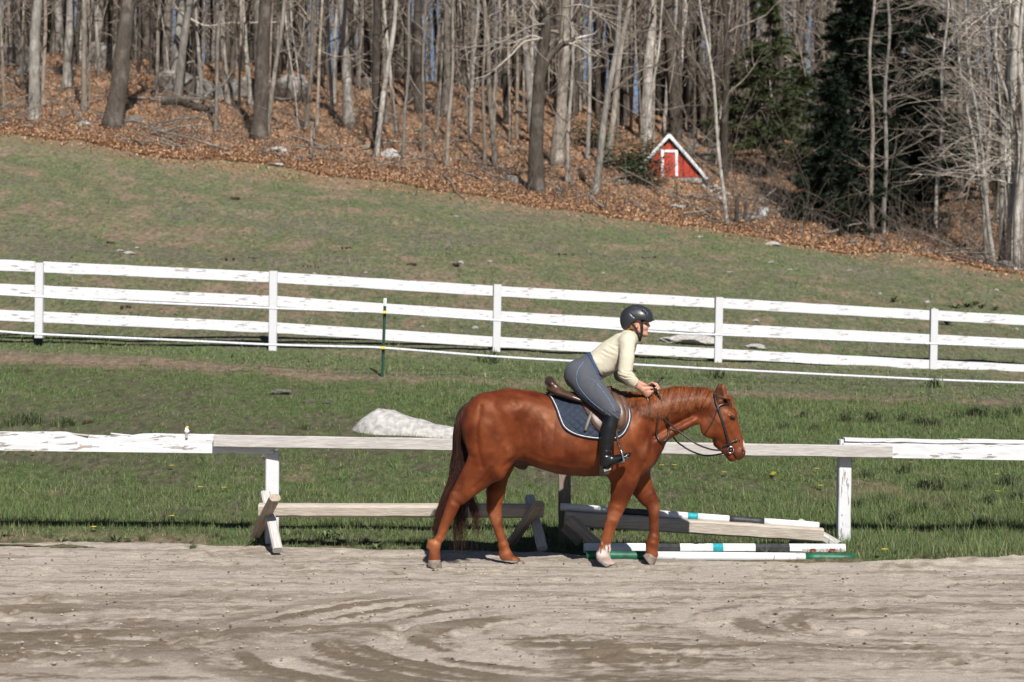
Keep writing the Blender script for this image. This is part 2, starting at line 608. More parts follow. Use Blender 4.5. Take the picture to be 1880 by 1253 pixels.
damp = np.maximum(damp, dk * sstep(.38, .50, mid * .45 + fine * .3 + grain * .25) * .95)
Zs = (long_ - .5) * .018 + (mid - .5) * .010 + (fine - .5) * .014 + (fbm(xy * 34, 2, 55).reshape(X.shape) - .5) * .013 + ((m1 * s1 + m2 * s2 + m3 * s3) - .5 * (m1 + m2 + m3)) * .035
# hoof prints
for k in range(320):
    hu, hd = RNG.uniform(-.34, .34), RNG.uniform(11.5, 18.2)
    hx, hy = hu * hd, hd + CAM_Y
    rr = np.hypot((X - hx) / 1.15, Y - hy)
    sz = RNG.uniform(.05, .085)
    dep = RNG.uniform(.012, .030)
    w_ = np.exp(-(rr / sz) ** 2)
    Zs += -dep * w_ + dep * .55 * np.exp(-((rr - sz * 1.5) / (sz * .45)) ** 2)
    damp = np.clip(damp + w_ * RNG.uniform(0, .9), 0, 1)
berm = np.exp(-((edge - .12) / .16) ** 2) * (.028 + .05 * fbm(xy * 2.3, 2, 57).reshape(X.shape) * sstep(.17, .22, U)) * (1 - .8 * sstep(.02, .05, U) * sstep(.185, .17, U))
Zs = Zs * sstep(-.05, .4, edge + .2) + berm - .22 * sstep(.02, -.45, edge)
dryc, wetc = np.array([.495, .430, .360]), np.array([.205, .160, .114])
C = dryc[None, None] * (1 - damp[..., None]) + wetc * damp[..., None]
C = C * (.90 + .22 * fbm(xy * 4.5, 3, 58).reshape(X.shape))[..., None]
o = part("arena_sand", np.stack([X, Y, Zs], -1).reshape(-1, 3), grid_faces(*X.shape), M_SAND, None, True, C.reshape(-1, 3))
tag(o, "pale raked sand of the riding arena with darker damp tracks", kind="structure")

# loose clods and grit on the sand: beyond counting
mb = MB()
octv = np.array([(1, 0, 0), (0, 1, 0), (-1, 0, 0), (0, -1, 0), (0, 0, 1), (0, 0, -1)], float)
octf = np.array([(0, 1, 4), (1, 2, 4), (2, 3, 4), (3, 0, 4), (1, 0, 5), (2, 1, 5), (3, 2, 5), (0, 3, 5)])
cl = []; cf = []; cc = []
for k in range(2600):
    u, d = RNG.uniform(-.30, .30), RNG.uniform(11.6, 18.2)
    if d > SANDB(u) - .05: continue
    r = abs(RNG.normal(0, .006)) + .003
    if RNG.random() < .006: r *= 2.0
    v = octv * r * RNG.uniform(.6, 1.3, (6, 1)) * np.array([1, 1, .6])
    cl.append(v + np.array([u * d, d + CAM_Y, .004 + r * .2])); cf.append(octf + 6 * len(cf))
    cc.append(np.tile(RNG.choice([.09, .20, .26, .33, .40]) * np.array([1.05, .86, .70]), (6, 1)))
M_CLOD = attr_ground("clod_earth", 60, .8, 1.2, 80, .002)
tag(part("sand_clods", np.concatenate(cl), np.concatenate(cf), M_CLOD, None, False, np.concatenate(cc)), kind="stuff")

# pasture -------------------------------------------------------------------
def cover(X, Y):
    """how green (0..1), how bare (0..1) and how lush the turf is at a place"""
    sh = np.shape(X)
    x, y = np.ravel(X).astype(float), np.ravel(Y).astype(float)
    d = y - CAM_Y; u = x / d
    P2 = np.stack([x, y], -1)
    n1 = fbm(P2 * np.array([.22, .30]), 4, 70)
    n2 = fbm(P2 * np.array([1.3, .9]), 4, 71)
    n3 = fbm(P2 * 3.0, 3, 72)
    pth = PATH(u)
    up = sstep(-.4, .6, d - pth)                                       # above the track: grazed, dry
    band = np.exp(-((d - pth - .15 + (n2 - .5) * 1.6) / (.30 + .35 * sstep(-.02, -.25, u))) ** 2) * sstep(.36, .58, n2 + .08 + .20 * sstep(.0, -.25, u)) * (.72 + .28 * sstep(0, -.2, u))
    b_up = sstep(.52, .70, n1 * .45 + n2 * .35 + n3 * .22 + .05 * sstep(.15, -.2, u)) * .8
    n4 = fbm(P2 * np.array([6.0, 2.2]), 3, 73)
    n5 = fbm(P2 * np.array([10, 4]), 2, 74)
    b_up = np.clip(b_up * .62 + sstep(.53, .68, n4 * .55 + n2 * .30 + n5 * .2 - .02) * .72, 0, 1)
    verge = np.exp(-((d - pth - 1.7) / 1.0) ** 2)
    b_up = b_up * (1 - .8 * verge)
    b_lo = sstep(.62, .76, n2 * .6 + n3 * .4) * .55
    bare = np.clip(up * b_up + (1 - up) * b_lo + band, 0, 1)
    rim = sstep(.55, 0, d - SANDB(u)) * sstep(.42, .6, n3 * .5 + n2 * .5)
    bare = np.clip(np.maximum(bare, rim * .8), 0, 1)
    green = np.clip(sstep(.30, .60, n1 * .5 + n2 * .3 + n3 * .2) * (.95 - .18 * up) + (1 - up) * .15 + .06, 0, 1)
    far = sstep(44, 58, d)
    green = np.clip(green + far * .10 + verge * .55 + (n4 - .5) * 1.5 + (n5 - .5) * 1.0 * up, 0, 1)
    lush = (1 - up) * sstep(.50, .66, n1 + .12 * sstep(.08, .24, u) + .06 * sstep(-.22, -.26, u))
    return green.reshape(sh), bare.reshape(sh), lush.reshape(sh), up.reshape(sh), n3.reshape(sh)
GREEN, STRAW, SOIL, DARKG = np.array([.094, .130, .047]), np.array([.160, .145, .098]), np.array([.255, .185, .130]), np.array([.094, .088, .055])
def turf_colour(X, Y):
    g, b, l, up, n3 = cover(X, Y)
    g, b, up, n3 = g[..., None], b[..., None], up[..., None], n3[..., None]
    c = (DARKG * 1.25 * (1 - up) + STRAW * up) * (1 - g) + GREEN * (1 + .2 * up) * g
    c = c * (1 - b) + SOIL * b
    c = c * (1 - .12 * up) + np.array([.012, .0125, .012]) * up
    d = np.asarray(Y, float) - CAM_Y
    e = EDGE(np.asarray(X, float) / d) - d
    lv = sstep(3.2, -.6, e + (n3[..., 0] - .5) * 5.0)[..., None] * .9
    return c * (1 - lv) + np.array([.275, .175, .108]) * lv
def turf_material():
    t = NT("turf_soil")
    c = t.attr()
    n = t.ramp(t.noise(t.coord((2.6, 1, 1)), 4.5, 5, .7), [(.30, .42), (.50, .95), (.74, 1.5)])
    c = t.mix(1.0, c, n, 'MULTIPLY')
    f = t.noise(t.coord((3.2, 1, 1)), 3.4, 4, .75)
    c = t.mix(t.ramp(f, [(.58, 0.0), (.68, .65)]), c, (.30, .235, .165))
    g = t.noise(t.coord((2.8, 1, 1), rot=(0, 0, .4)), 2.6, 4, .7)
    c = t.mix(t.ramp(g, [(.60, 0.0), (.70, .6)]), c, (.060, .082, .030))
    t.bump(t.noise(t.coord((2, 1, 1)), 14, 5, .75), .06)
    return t.done(c, .95, .10)
M_TURF = turf_material()
us = np.concatenate([np.linspace(-1.2, -.36, 30)[:-1], np.linspace(-.36, .36, 400), np.linspace(.36, 1.2, 30)[1:]])
fr = np.concatenate([np.linspace(0, .30, 160)[:-1], np.linspace(.30, 1, 190)])
U, Fq = np.meshgrid(us, fr, indexing='ij')
d0, d1 = SANDB(U) - .30, EDGE(U) + 1.2
D = d0 + (d1 - d0) * Fq
X, Y = U * D, D + CAM_Y
def lawn_z(X, Y):
    d = np.asarray(Y) - CAM_Y; u = np.asarray(X) / d
    q = np.stack([np.ravel(X), np.ravel(Y)], -1).astype(float)
    sh = np.shape(X)
    k = d - SANDB(u)
    return TZ(u, d) + ((fbm(q * 1.3, 3, 80) - .5).reshape(sh)) * (.05 + .08 * sstep(28, 40, d)) + ((fbm(q * .35, 2, 81) - .5).reshape(sh)) * .35 * sstep(24, 40, d) + .03 * sstep(-.05, .35, k) - .02
Zl = lawn_z(X, Y)
lawn = part("pasture", np.stack([X, Y, Zl], -1).reshape(-1, 3), grid_faces(*X.shape), M_TURF, None, True, turf_colour(X, Y).reshape(-1, 3))
tag(lawn, "sloping pasture of thin green and straw turf with bare soil", kind="structure")

M_GRASS = NT("grass_blades")
_c = M_GRASS.attr()
M_GRASS = M_GRASS.done(_c, .7, .15)
def blades(name, n, dlo, dhi, hgt, wid, seed, lean=.6, dens=None, upto_edge=False):
    r = np.random.default_rng(seed)
    u = r.uniform(-.31, .31, n)
    d = np.sqrt(r.uniform(0, 1, n) * (dhi ** 2 - dlo ** 2) + dlo ** 2)
    k = (d > SANDB(u) + .02) & (d < EDGE(u) + .6)
    u, d = u[k], d[k]
    x, y = u * d, d + CAM_Y
    g, b, l, up, n3 = cover(x, y)
    keep = r.uniform(0, 1, len(x)) < (1 - b) ** 1.3 * (.40 + .6 * g) + .03
    keep &= ~((d > 17.1) & (d < 17.95) & (u > .035) & (u < .178) & (r.uniform(0, 1, len(x)) < .8))
    x, y, g, b, l, up, n3 = (a[keep] for a in (x, y, g, b, l, up, n3))
    n = len(x)
    z = lawn_z(x, y)
    cl = fbm(np.stack([x, y], -1) * 4.5, 2, seed + 3)
    h = hgt * (r.gamma(4, .25, n)) * (.5 + .45 * l + .75 * sstep(.45, .75, cl)) * (.65 + .5 * g)
    a = r.uniform(0, 2 * np.pi, n); t = r.normal(0, lean, n)
    w_ = wid * r.uniform(.6, 1.3, n)
    face = r.uniform(0, np.pi, n)
    dx, dy = np.cos(face) * w_ / 2, np.sin(face) * w_ / 2
    B = np.stack([x, y, z - .008], -1)
    tip = B + np.stack([np.cos(a) * h * t, np.sin(a) * h * t, h * np.maximum(.45, np.sqrt(np.maximum(0, 1 - t * t * .5)))], -1)
    off = np.stack([dx, dy, 0 * dx], -1)
    V = np.stack([B - off, B + off, tip], 1).reshape(-1, 3)
    c0 = turf_colour(x, y)
    pick = r.uniform(0, 1, n)[:, None]
    c = c0 * .45 + .55 * np.where(pick < .12, STRAW * 1.15, np.where(pick < .62, GREEN, np.where(pick < .85, GREEN * np.array([.75, .85, .8]), np.array([.150, .168, .072]))))
    c = c * (1 - .35 * up[:, None]) + (.35 * up)[:, None] * c0
    c = np.where(r.uniform(0, 1, n)[:, None] < .10 * (1 - l[:, None]), np.array([.085, .062, .052]), c)
    c = c * r.uniform(.55, 1.55, (n, 1))
    o = part(name, V, np.arange(3 * n).reshape(-1, 3), M_GRASS, None, False, np.repeat(c, 3, 0))
    return tag(o, kind="stuff")
blades("lawn_grass", 560000, 17.0, 31.5, .040, .0085, 5, lean=.85)
blades("rim_grass", 120000, 17.2, 20.9, .058, .007, 15, lean=.6)
blades("field_grass", 300000, 29.0, 64.0, .045, .022, 6, lean=.9)

# forest floor --------------------------------------------------------------
us = np.concatenate([np.linspace(-1.2, -.40, 24)[:-1], np.linspace(-.40, .40, 300), np.linspace(.40, 1.2, 24)[1:]])
fr = np.concatenate([np.linspace(0, .4, 150)[:-1], np.linspace(.4, 1, 60)])
U, Fq = np.meshgrid(us, fr, indexing='ij')
d0 = EDGE(U) - 1.0
D = d0 + (200 - d0) * Fq ** 1.25
X, Y = U * D, D + CAM_Y
def floor_z(X, Y):
    d = np.asarray(Y) - CAM_Y; u = np.asarray(X) / d
    sh = np.shape(X)
    q = np.stack([np.ravel(X), np.ravel(Y)], -1).astype(float)
    k = d - EDGE(u)
    ragged = ((fbm(q * .9, 3, 93) - .5).reshape(sh)) * 1.6
    return TZ(u, d) + ((fbm(q * .35, 2, 81) - .5).reshape(sh)) * .35 + ((fbm(q * .28, 4, 90) - .5).reshape(sh)) * .7 * sstep(1, 8, k) + ((fbm(q * 1.6, 3, 91) - .5).reshape(sh)) * .32 * sstep(0, 3, k) + .14 * sstep(-.9, .9, k + ragged) - .07
Zf = floor_z(X, Y)
q = np.stack([X.ravel(), Y.ravel()], -1)
lf = fbm(q * .5, 4, 92)[:, None]
C = np.array([.27, .152, .084]) * (1 - lf) + np.array([.40, .255, .165]) * lf
C = C * (.75 + .5 * fbm(q * 2.5, 3, 94))[:, None]
M_FLOOR = attr_ground("leaf_litter", 7, .6, 1.35, 9, .14)
o = part("forest_floor", np.stack([X, Y, Zf], -1).reshape(-1, 3), grid_faces(*X.shape), M_FLOOR, None, True, C)
tag(o, "wooded slope covered in brown fallen leaves", kind="structure")
def litter(n, seed):
    r = np.random.default_rng(seed)
    u = r.uniform(-.30, .30, n); k = r.uniform(0, 1, n) ** 1.7 * 34 - .3 - 2.2 * r.uniform(0, 1, n) ** 3 * (r.uniform(0, 1, n) < .12)
    d = EDGE(u) + k
    x, y = u * d, d + CAM_Y
    z = np.maximum(floor_z(x, y), lawn_z(x, y) * (k < 2)) + .02
    s_ = r.uniform(.025, .055, n)
    a = r.uniform(0, 6.283, n); ti = r.normal(0, .55, n); tj = r.normal(0, .55, n)
    e1 = np.stack([np.cos(a), np.sin(a), ti], -1) * s_[:, None]
    e2 = np.stack([-np.sin(a), np.cos(a), tj], -1) * s_[:, None] * .7
    c = np.stack([x, y, z + .02], -1)
    V = np.stack([c - e1, c - e2 * .9 + e1 * .3, c + e1 * .9 + e2 * .5], 1).reshape(-1, 3)
    pal = np.array([(.38, .215, .115), (.30, .16, .082), (.46, .305, .20), (.20, .105, .060), (.42, .26, .155)])
    col = pal[r.integers(0, 5, n)] * r.uniform(.8, 1.2, (n, 1))
    o = part("fallen_leaves", V, np.arange(3 * n).reshape(-1, 3), M_GRASS, None, False, np.repeat(col, 3, 0))
    tag(o, kind="stuff")
litter(250000, 7)
# the land all round, under everything
V = np.array([(-500, -300, -.35), (500, -300, -.35), (500, -10, -.35), (-500, -10, -.35)], float)
tag(part("ground", V, np.array([[0, 1, 2, 3]]), simple("far_ground", (.12, .12, .06), .9), None), kind="structure")
# far wooded hill closing the view
us = np.linspace(-1.2, 1.2, 60); dd = np.linspace(170, 420, 30)
U, D = np.meshgrid(us, dd, indexing='ij')
q = np.stack([U.ravel() * 9, D.ravel() * .02], -1)
Zh = 9 + 12 * sstep(175, 400, D) + (fbm(q, 3, 99).reshape(D.shape) - .5) * 8
tag(part("far_hill", np.stack([U * D, D + CAM_Y, Zh], -1).reshape(-1, 3), grid_faces(*D.shape), simple("far_hill_woods", (.075, .058, .048), .95, .1, var=.5, scale=.5, bump=.5)), kind="structure")
# ================================================================== HORSE
def coat_material():
    t = NT("chestnut_coat")
    v = t.coord()
    col = t.attr()
    big = t.noise(v, 5.5, 3, .5)
    hair = t.noise(t.coord((70, 70, 26), rot=(0, .5, 0)), 3.0, 3, .6)
    c = t.mix(t.ramp(big, [(.36, 0.0), (.66, 1.0)]), col, t.mix(1.0, col, (.46, .34, .30), 'MULTIPLY'))
    c = t.mix(t.ramp(hair, [(.38, 0.0), (.72, .55)]), c, t.mix(1.0, c, (1.7, 1.85, 1.9), 'MULTIPLY'))
    fineh = t.noise(t.coord((260, 260, 80), rot=(0, .5, 0)), 1.0, 2, .6)
    hs = t.math('ADD', t.math('ADD', t.math('MULTIPLY', hair, .8), t.math('MULTIPLY', big, 1.1)), t.math('MULTIPLY', fineh, .35))
    t.bump(hs, .0016, 1.0)
    rough = t.ramp(t.noise(v, 14, 3), [(.3, .44), (.75, .62)])
    return t.done(c, rough, .48, Specular_Tint=(1.0, .62, .40, 1.0))

def hair_material(name, a, b, rough=.42):
    t = NT(name)
    i = t.island()
    return t.done(t.ramp(i, [(0, a), (.6, tuple((x + y) / 2 for x, y in zip(a, b))), (1, b)]), rough, .45)

horse_root = empty("horse", (0.35, 0, 0), "chestnut horse with one white fore sock walking to the right under its rider", "horse")
M_COAT = coat_material()
HS = Sdf((-0.80, -0.44, 0.02), (2.06, 0.44, 1.80), 0.0078)

def zc(x, top, bot, w, Y=0.0):       # torso station
    return (Z1(x, (top + bot) / 2, Y), (bot - top) / 2 * U1, w)
# trunk
HS.chain([zc(262, 478, 690, .15), zc(318, 440, 735, .225), zc(400, 424, 752, .262), zc(480, 432, 748, .262), zc(560, 456, 768, .272),
          zc(640, 470, 792, .285), zc(720, 470, 800, .288), zc(800, 458, 799, .272), zc(870, 442, 795, .235), zc(930, 470, 788, .205),
          zc(975, 540, 770, .18)], k=.03)
HS.ell(Z1(955, 690), (.115, .20, .17), .5, k=.07)                       # breast
HS.ell(Z1(985, 700), (.09, .155, .12), 0, k=.06)
for sgn in (-1, 1):
    HS.ell(Z1(915, 640, .13 * sgn), (.10, .105, .30), -.50, k=.07)      # shoulder blade
    HS.ell(Z1(968, 715, .12 * sgn), (.085, .085, .11), 0, k=.06)        # point of shoulder
    HS.ell(Z1(395, 520, .12 * sgn), (.17, .13, .11), .2, k=.08)         # croup
    HS.ell(Z1(300, 580, .13 * sgn), (.15, .115, .23), .15, k=.08)
    HS.ell(Z1(620, 690, .17 * sgn), (.26, .115, .16), 0, k=.09)         # rib cage
# neck
HS.chain([(Z1(905, 585), 140 * U1, .165), (Z1(985, 560), 120 * U1, .128), (Z1(1065, 537), 97 * U1, .104), (Z1(1145, 512), 76 * U1, .088),
          (Z1(1215, 502), 64 * U1, .080), (Z1(1268, 496), 55 * U1, .074)], k=.05)
for sgn in (-1, 1):
    HS.seg(Z1(1190, 565, .045 * sgn), Z1(1010, 650, .075 * sgn), .032, .055, .035, .05, k=.04)   # neck muscle over the windpipe
    HS.seg(Z1(1230, 470, .045 * sgn), Z1(960, 560, .10 * sgn), .05, .085, .035, .05, k=.06)
# head
HS.chain([(Z1(1285, 517), 52 * U1, .078), (Z1(1301, 565), 66 * U1, .088), (Z1(1318, 607), 62 * U1, .076), (Z1(1344, 650), 44 * U1, .058),
          (Z1(1366, 685), 36 * U1, .050), (Z1(1378, 703), 28 * U1, .052)], k=.03)
HS.ell(Z1(1345, 532), (.055, .058, .05), 0, k=.05)                      # forehead
HS.seg(Z1(1352, 540), Z1(1396, 668), .034, .026, .036, .028, k=.03)     # nasal bone
HS.ell(Z1(1391, 704), (.035, .046, .050), -.3, k=.022)                  # upper lip and nostrils
HS.ell(Z1(1353, 722), (.036, .036, .032), -.6, k=.010)                  # lower lip and chin
HS.seg(Z1(1350, 717), Z1(1290, 662), .024, .03, .034, .045, k=.03)      # lower jaw
for sgn in (-1, 1):
    HS.ell(Z1(1262, 592, .058 * sgn), (.088, .03, .094), .3, k=.03)     # cheek
    HS.ell(Z1(1358, 541, .066 * sgn), (.030, .018, .014), -.95, k=.014)  # brow over the eye
    HS.seg(Z1(1340, 585, .062 * sgn), Z1(1372, 642, .048 * sgn), .012, .006, .012, .006, k=.02)   # facial crest
    HS.ell(Z1(1351, 551, .085 * sgn), (.021, .016, .013), -.6, k=.010, op='s')
    HS.seg(Z1(1340, 541, .076 * sgn), Z1(1364, 551, .070 * sgn), .006, .006, .008, .008, k=.006)
    HS.ell(Z1(1400, 696, .043 * sgn), (.012, .020, .020), -.5, k=.007, op='s')
    HS.seg(Z1(1392, 684, .044 * sgn), Z1(1391, 704, .048 * sgn), .007, .007, .007, .007, k=.01)
    # ears
    ex = 0 if sgn < 0 else 16
    HS.chain([(Z1(1303 + ex, 486, .048 * sgn), 17 * U1, .024), (Z1(1300 + ex, 452, .052 * sgn), 20 * U1, .022), (Z1(1300 + ex, 424, .055 * sgn), 14 * U1, .016),
              (Z1(1301 + ex, 404, .056 * sgn), 3 * U1, .004)], k=.012)
    HS.chain([(Z1(1306 + ex, 472, .074 * sgn), 9 * U1, .012), (Z1(1304 + ex, 440, .074 * sgn), 9 * U1, .011), (Z1(1302 + ex, 418, .070 * sgn), 4 * U1, .006)], k=.006, op='s')
for sgn in (-1, 1):
    HS.seg(Z1(1353, 694, .052 * sgn), Z1(1377, 738, .045 * sgn), .006, .008, .016, .028, k=.004, op='s')   # mouth

def limb5(pts, Y, k=.022, wf=.8):
    HS.chain([(Z5(x, y, Y if not isinstance(Y, (list, tuple)) else Y[i]), h * U5, h * U5 * wf) for i, (x, y, h) in enumerate(pts)], k=k)
def limb1(pts, Y, k=.05, wf=.8):
    HS.chain([(Z1(x, y, Y), h * U1, w) for (x, y, h, w) in pts], k=k)
HN, HF, FN, FF = -.155, .165, -.13, .135
# near hind
limb1([(305, 590, 95, .10), (318, 690, 88, .105), (318, 752, 72, .088), (272, 812, 52, .066), (226, 858, 40, .05), (194, 893, 33, .042)], HN, k=.05)
limb1([(395, 690, 50, .075), (340, 770, 50, .07)], HN, k=.05)                       # stifle
limb1([(255, 740, 30, .05), (168, 868, 9, .014)], HN, k=.03)                        # tendon to the point of hock
limb5([(275, 262, 30), (270, 330, 48), (236, 415, 41), (208, 480, 35), (180, 558, 28)], HN, wf=.72)
limb5([(170, 570, 27), (146, 602, 42), (143, 640, 37), (140, 700, 43)], HN, k=.03, wf=.82)
HS.seg(Z5(112, 585, HN), Z5(100, 620, HN), 20 * U5, 17 * U5, .022, .018, k=.02)
HS.seg(Z5(225, 440, HN), Z5(165, 560, HN), 15 * U5, 12 * U5, .016, .014, k=.01)
# far hind
limb1([(400, 640, 80, .09), (372, 740, 62, .085), (356, 800, 48, .06), (348, 870, 38, .05)], HF, k=.05)
limb5([(562, 240, 60), (553, 320, 56), (556, 368, 52), (566, 425, 43), (582, 490, 32), (606, 570, 32), (616, 600, 33)], HF, wf=.72)
limb5([(618, 615, 34), (634, 672, 46), (668, 708, 35), (705, 725, 38)], HF, k=.03, wf=.82)
HS.seg(Z5(600, 660, HF), Z5(622, 700, HF), 14 * U5, 14 * U5, .02, .02, k=.02)
HS.seg(Z5(528, 330, HF), Z5(518, 355, HF), 14 * U5, 10 * U5, .02, .016, k=.03)
# near fore
limb1([(915, 700, 85, .085), (902, 780, 66, .075), (893, 830, 56, .066), (876, 900, 40, .052), (858, 950, 31, .045)], FN, k=.05)
limb5([(1392, 350, 50), (1380, 398, 47), (1366, 450, 43), (1347, 515, 34), (1328, 590, 33), (1318, 630, 36)], FN, wf=.75)
limb5([(1316, 640, 38), (1303, 678, 47), (1328, 718, 37), (1352, 745, 38)], FN, k=.03, wf=.82)
HS.seg(Z5(1275, 670, FN), Z5(1285, 705, FN), 14 * U5, 14 * U5, .02, .02, k=.02)
HS.seg(Z5(1330, 460, FN), Z5(1290, 625, FN), 12 * U5, 12 * U5, .015, .015, k=.012)
# far fore, lifted
limb1([(930, 720, 80, .08), (945, 790, 62, .072), (968, 845, 50, .06), (1002, 900, 37, .048)], FF, k=.05)
limb5([(1612, 265, 54), (1642, 315, 47), (1652, 348, 45), (1656, 395, 38), (1657, 450, 32), (1657, 520, 32), (1656, 550, 34)], FF, wf=.75)
limb5([(1655, 560, 37), (1648, 590, 46), (1642, 630, 38), (1645, 672, 42)], FF, k=.03, wf=.82)
HS.seg(Z5(1622, 600, FF), Z5(1615, 640, FF), 13 * U5, 11 * U5, .018, .016, k=.02)
# sheath
HS.ell(Z1(452, 745, 0), (.045, .04, .05), .5, k=.03)
HS.ell(Z1(468, 758, 0), (.03, .035, .03), .3, k=.02)
# flank hollow, groove behind the elbow, jugular groove
for sgn in (-1, 1):
    HS.ell(Z1(470, 610, .335 * sgn), (.07, .085, .17), -.45, k=.10, op='s')
    HS.seg(Z1(1195, 540, .135 * sgn), Z1(1030, 630, .185 * sgn), .012, .016, .045, .055, k=.05, op='s')

hV, hQ = HS.mesh(relax=1)
hN = normals(hV, hQ)
# muscle lines: grooves (negative) and ridges drawn on both sides
def line_dist(V, pts, n=40):
    L = crom([Z1(x, y)[[0, 2]] for x, y in pts], n) if len(pts) > 2 else np.linspace(Z1(*pts[0])[[0, 2]], Z1(*pts[-1])[[0, 2]], n)
    d = np.full(len(V), 9.0)
    for q in L: d = np.minimum(d, np.hypot(V[:, 0] - q[0], V[:, 2] - q[1]))
    return d
for pts, A_, sg_, both in (([(285, 500), (270, 590), (274, 680), (292, 750)], -.014, .022, 1), ([(440, 560), (456, 640), (434, 712), (385, 752)], -.016, .026, 1), ([(330, 758), (300, 800), (258, 842)], -.009, .014, 0),
        ([(950, 480), (988, 560), (1008, 640), (1003, 700)], -.014, .024, 1), ([(848, 560), (858, 640), (852, 720), (836, 776)], -.013, .022, 1), ([(905, 560), (932, 650), (956, 720)], .010, .026, 1),
        ([(872, 640), (890, 705), (900, 760)], .010, .028, 1), ([(905, 780), (884, 850), (866, 915)], -.008, .012, 0), ([(934, 750), (918, 830), (894, 895)], .006, .014, 0), ([(975, 735), (950, 780), (930, 800)], -.012, .018, 1),
        ([(414, 474), (420, 480), (424, 486)], .016, .030, 1), ([(400, 690), (404, 700), (406, 708)], .014, .034, 1), ([(330, 470), (370, 540), (400, 620)], -.007, .030, 1), ([(360, 640), (345, 700), (330, 740)], .010, .030, 1),
        ([(600, 540), (590, 640), (596, 720)], -.0035, .016, 1), ([(645, 560), (636, 650), (640, 730)], -.0035, .016, 1), ([(690, 640), (682, 700), (684, 750)], -.0035, .016, 1), ([(545, 560), (540, 640), (548, 700)], -.0035, .016, 1),
        ([(205, 930), (165, 1000), (122, 1058)], -.005, .008, 0), ([(850, 1000), (832, 1060), (818, 1095)], -.005, .008, 0), ([(500, 700), (600, 735), (720, 745)], -.006, .020, 1),
        ([(1255, 545), (1290, 580), (1318, 630)], -.004, .012, 1), ([(1330, 575), (1352, 620), (1368, 660)], -.004, .010, 1)):
    d_ = line_dist(hV, pts)
    m_ = np.exp(-(d_ / sg_) ** 2) * sstep(.15, .55, np.abs(hN[:, 1])) * (1 if both else (hV[:, 1] < -.02))
    hV = hV + hN * (A_ * .58 * m_)[:, None]
hN = normals(hV, hQ)
# veins, muscle ripple
hV = hV + hN * ((fbm(hV * np.array([9, 9, 7]), 3, 3) - .5) * .012 * sstep(.55, .8, hV[:, 2]))[:, None]
hV = hV + hN * ((fbm(hV * np.array([30, 30, 18]), 2, 9) - .5) * .0022)[:, None]

def horse_colour(V):
    n = len(V)
    base = np.tile(np.array([.112, .0235, .0070]), (n, 1))
    def put(mask, c):
        nonlocal base
        base = base * (1 - mask[:, None]) + np.array(c) * mask[:, None]
    nz = fbm(V * 14, 3, 5)
    fz = fbm(V * np.array([60, 60, 22]), 2, 8)
    put(sstep(.62, .30, V[:, 2]) * .55, (.235, .072, .027))                # paler lower legs
    put(sstep(.50, .68, nz) * .28, (.11, .022, .008))
    put(sstep(.58, .74, fbm(V * 3.2, 2, 31)) * .30, (.235, .070, .024))
    # near fore sock
    p = Z5(1300, 600, FN)
    nearfore = (V[:, 1] < 0) & (np.abs(V[:, 0] - p[0]) < .16)
    h = V[:, 2] + (fz - .5) * .16 - (V[:, 0] - p[0]) * .25
    put(nearfore * sstep(Z5(0, 606, FN)[2], Z5(0, 650, FN)[2], h) * sstep(.10, .22, fz + .1 * nz) * .97, (.62, .595, .565))
    q = Z1(1392, 700)
    r = np.sqrt(((V - q)[:, 0] / .075) ** 2 + ((V - q)[:, 2] / .075) ** 2)
    put(sstep(1.25, .3, r) * .62, (.10, .040, .025))                       # muzzle
    q = Z1(1410, 655)
    r = np.sqrt(((V - q)[:, 0] / .020) ** 2 + ((V - q)[:, 2] / .075) ** 2)
    put(sstep(1.1, .6, r), (.55, .46, .42))                               # thin blaze on the nose
    q = Z1(1352, 548)
    r = np.sqrt(((V - q)[:, 0] / .030) ** 2 + ((V - q)[:, 2] / .026) ** 2)
    put(sstep(1.1, .55, r) * .8, (.035, .018, .014))
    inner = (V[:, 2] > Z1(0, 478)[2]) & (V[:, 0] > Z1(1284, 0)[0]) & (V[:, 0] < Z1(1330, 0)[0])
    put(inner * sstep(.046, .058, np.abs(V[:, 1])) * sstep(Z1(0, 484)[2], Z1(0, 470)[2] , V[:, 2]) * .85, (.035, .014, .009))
    q = Z1(1401, 697)
    r = np.sqrt(((V - q)[:, 0] / .017) ** 2 + ((V - q)[:, 2] / .024) ** 2)
    put(sstep(1.1, .6, r) * .85, (.03, .015, .012))
    q = Z1(460, 755)
    r = np.sqrt(((V - q)[:, 0] / .085) ** 2 + ((V - q)[:, 2] / .06) ** 2)
    put(sstep(1.15, .7, r), (.022, .014, .012))                           # dark sheath
    # hocks, knees, fetlocks: worn, slightly paler hair
    for (x, y, Y, rr) in ((300, 260, HN, .07), (560, 400, HF, .07), (1380, 400, FN, .06), (1655, 350, FF, .06), (140, 610, HN, .07), (635, 690, HF, .07)):
        q = Z5(x, y, Y)
        r = np.linalg.norm((V - q)[:, [0, 2]], axis=1) / rr
        put(sstep(1.2, .3, r + (nz - .5) * 1.6) * .5 * (np.sign(V[:, 1]) == np.sign(Y)), (.28, .11, .055))
    return base
horse_body = part("body", hV, hQ, M_COAT, horse_root, True, horse_colour(hV))
horse_body['label'] = "glossy chestnut coat"

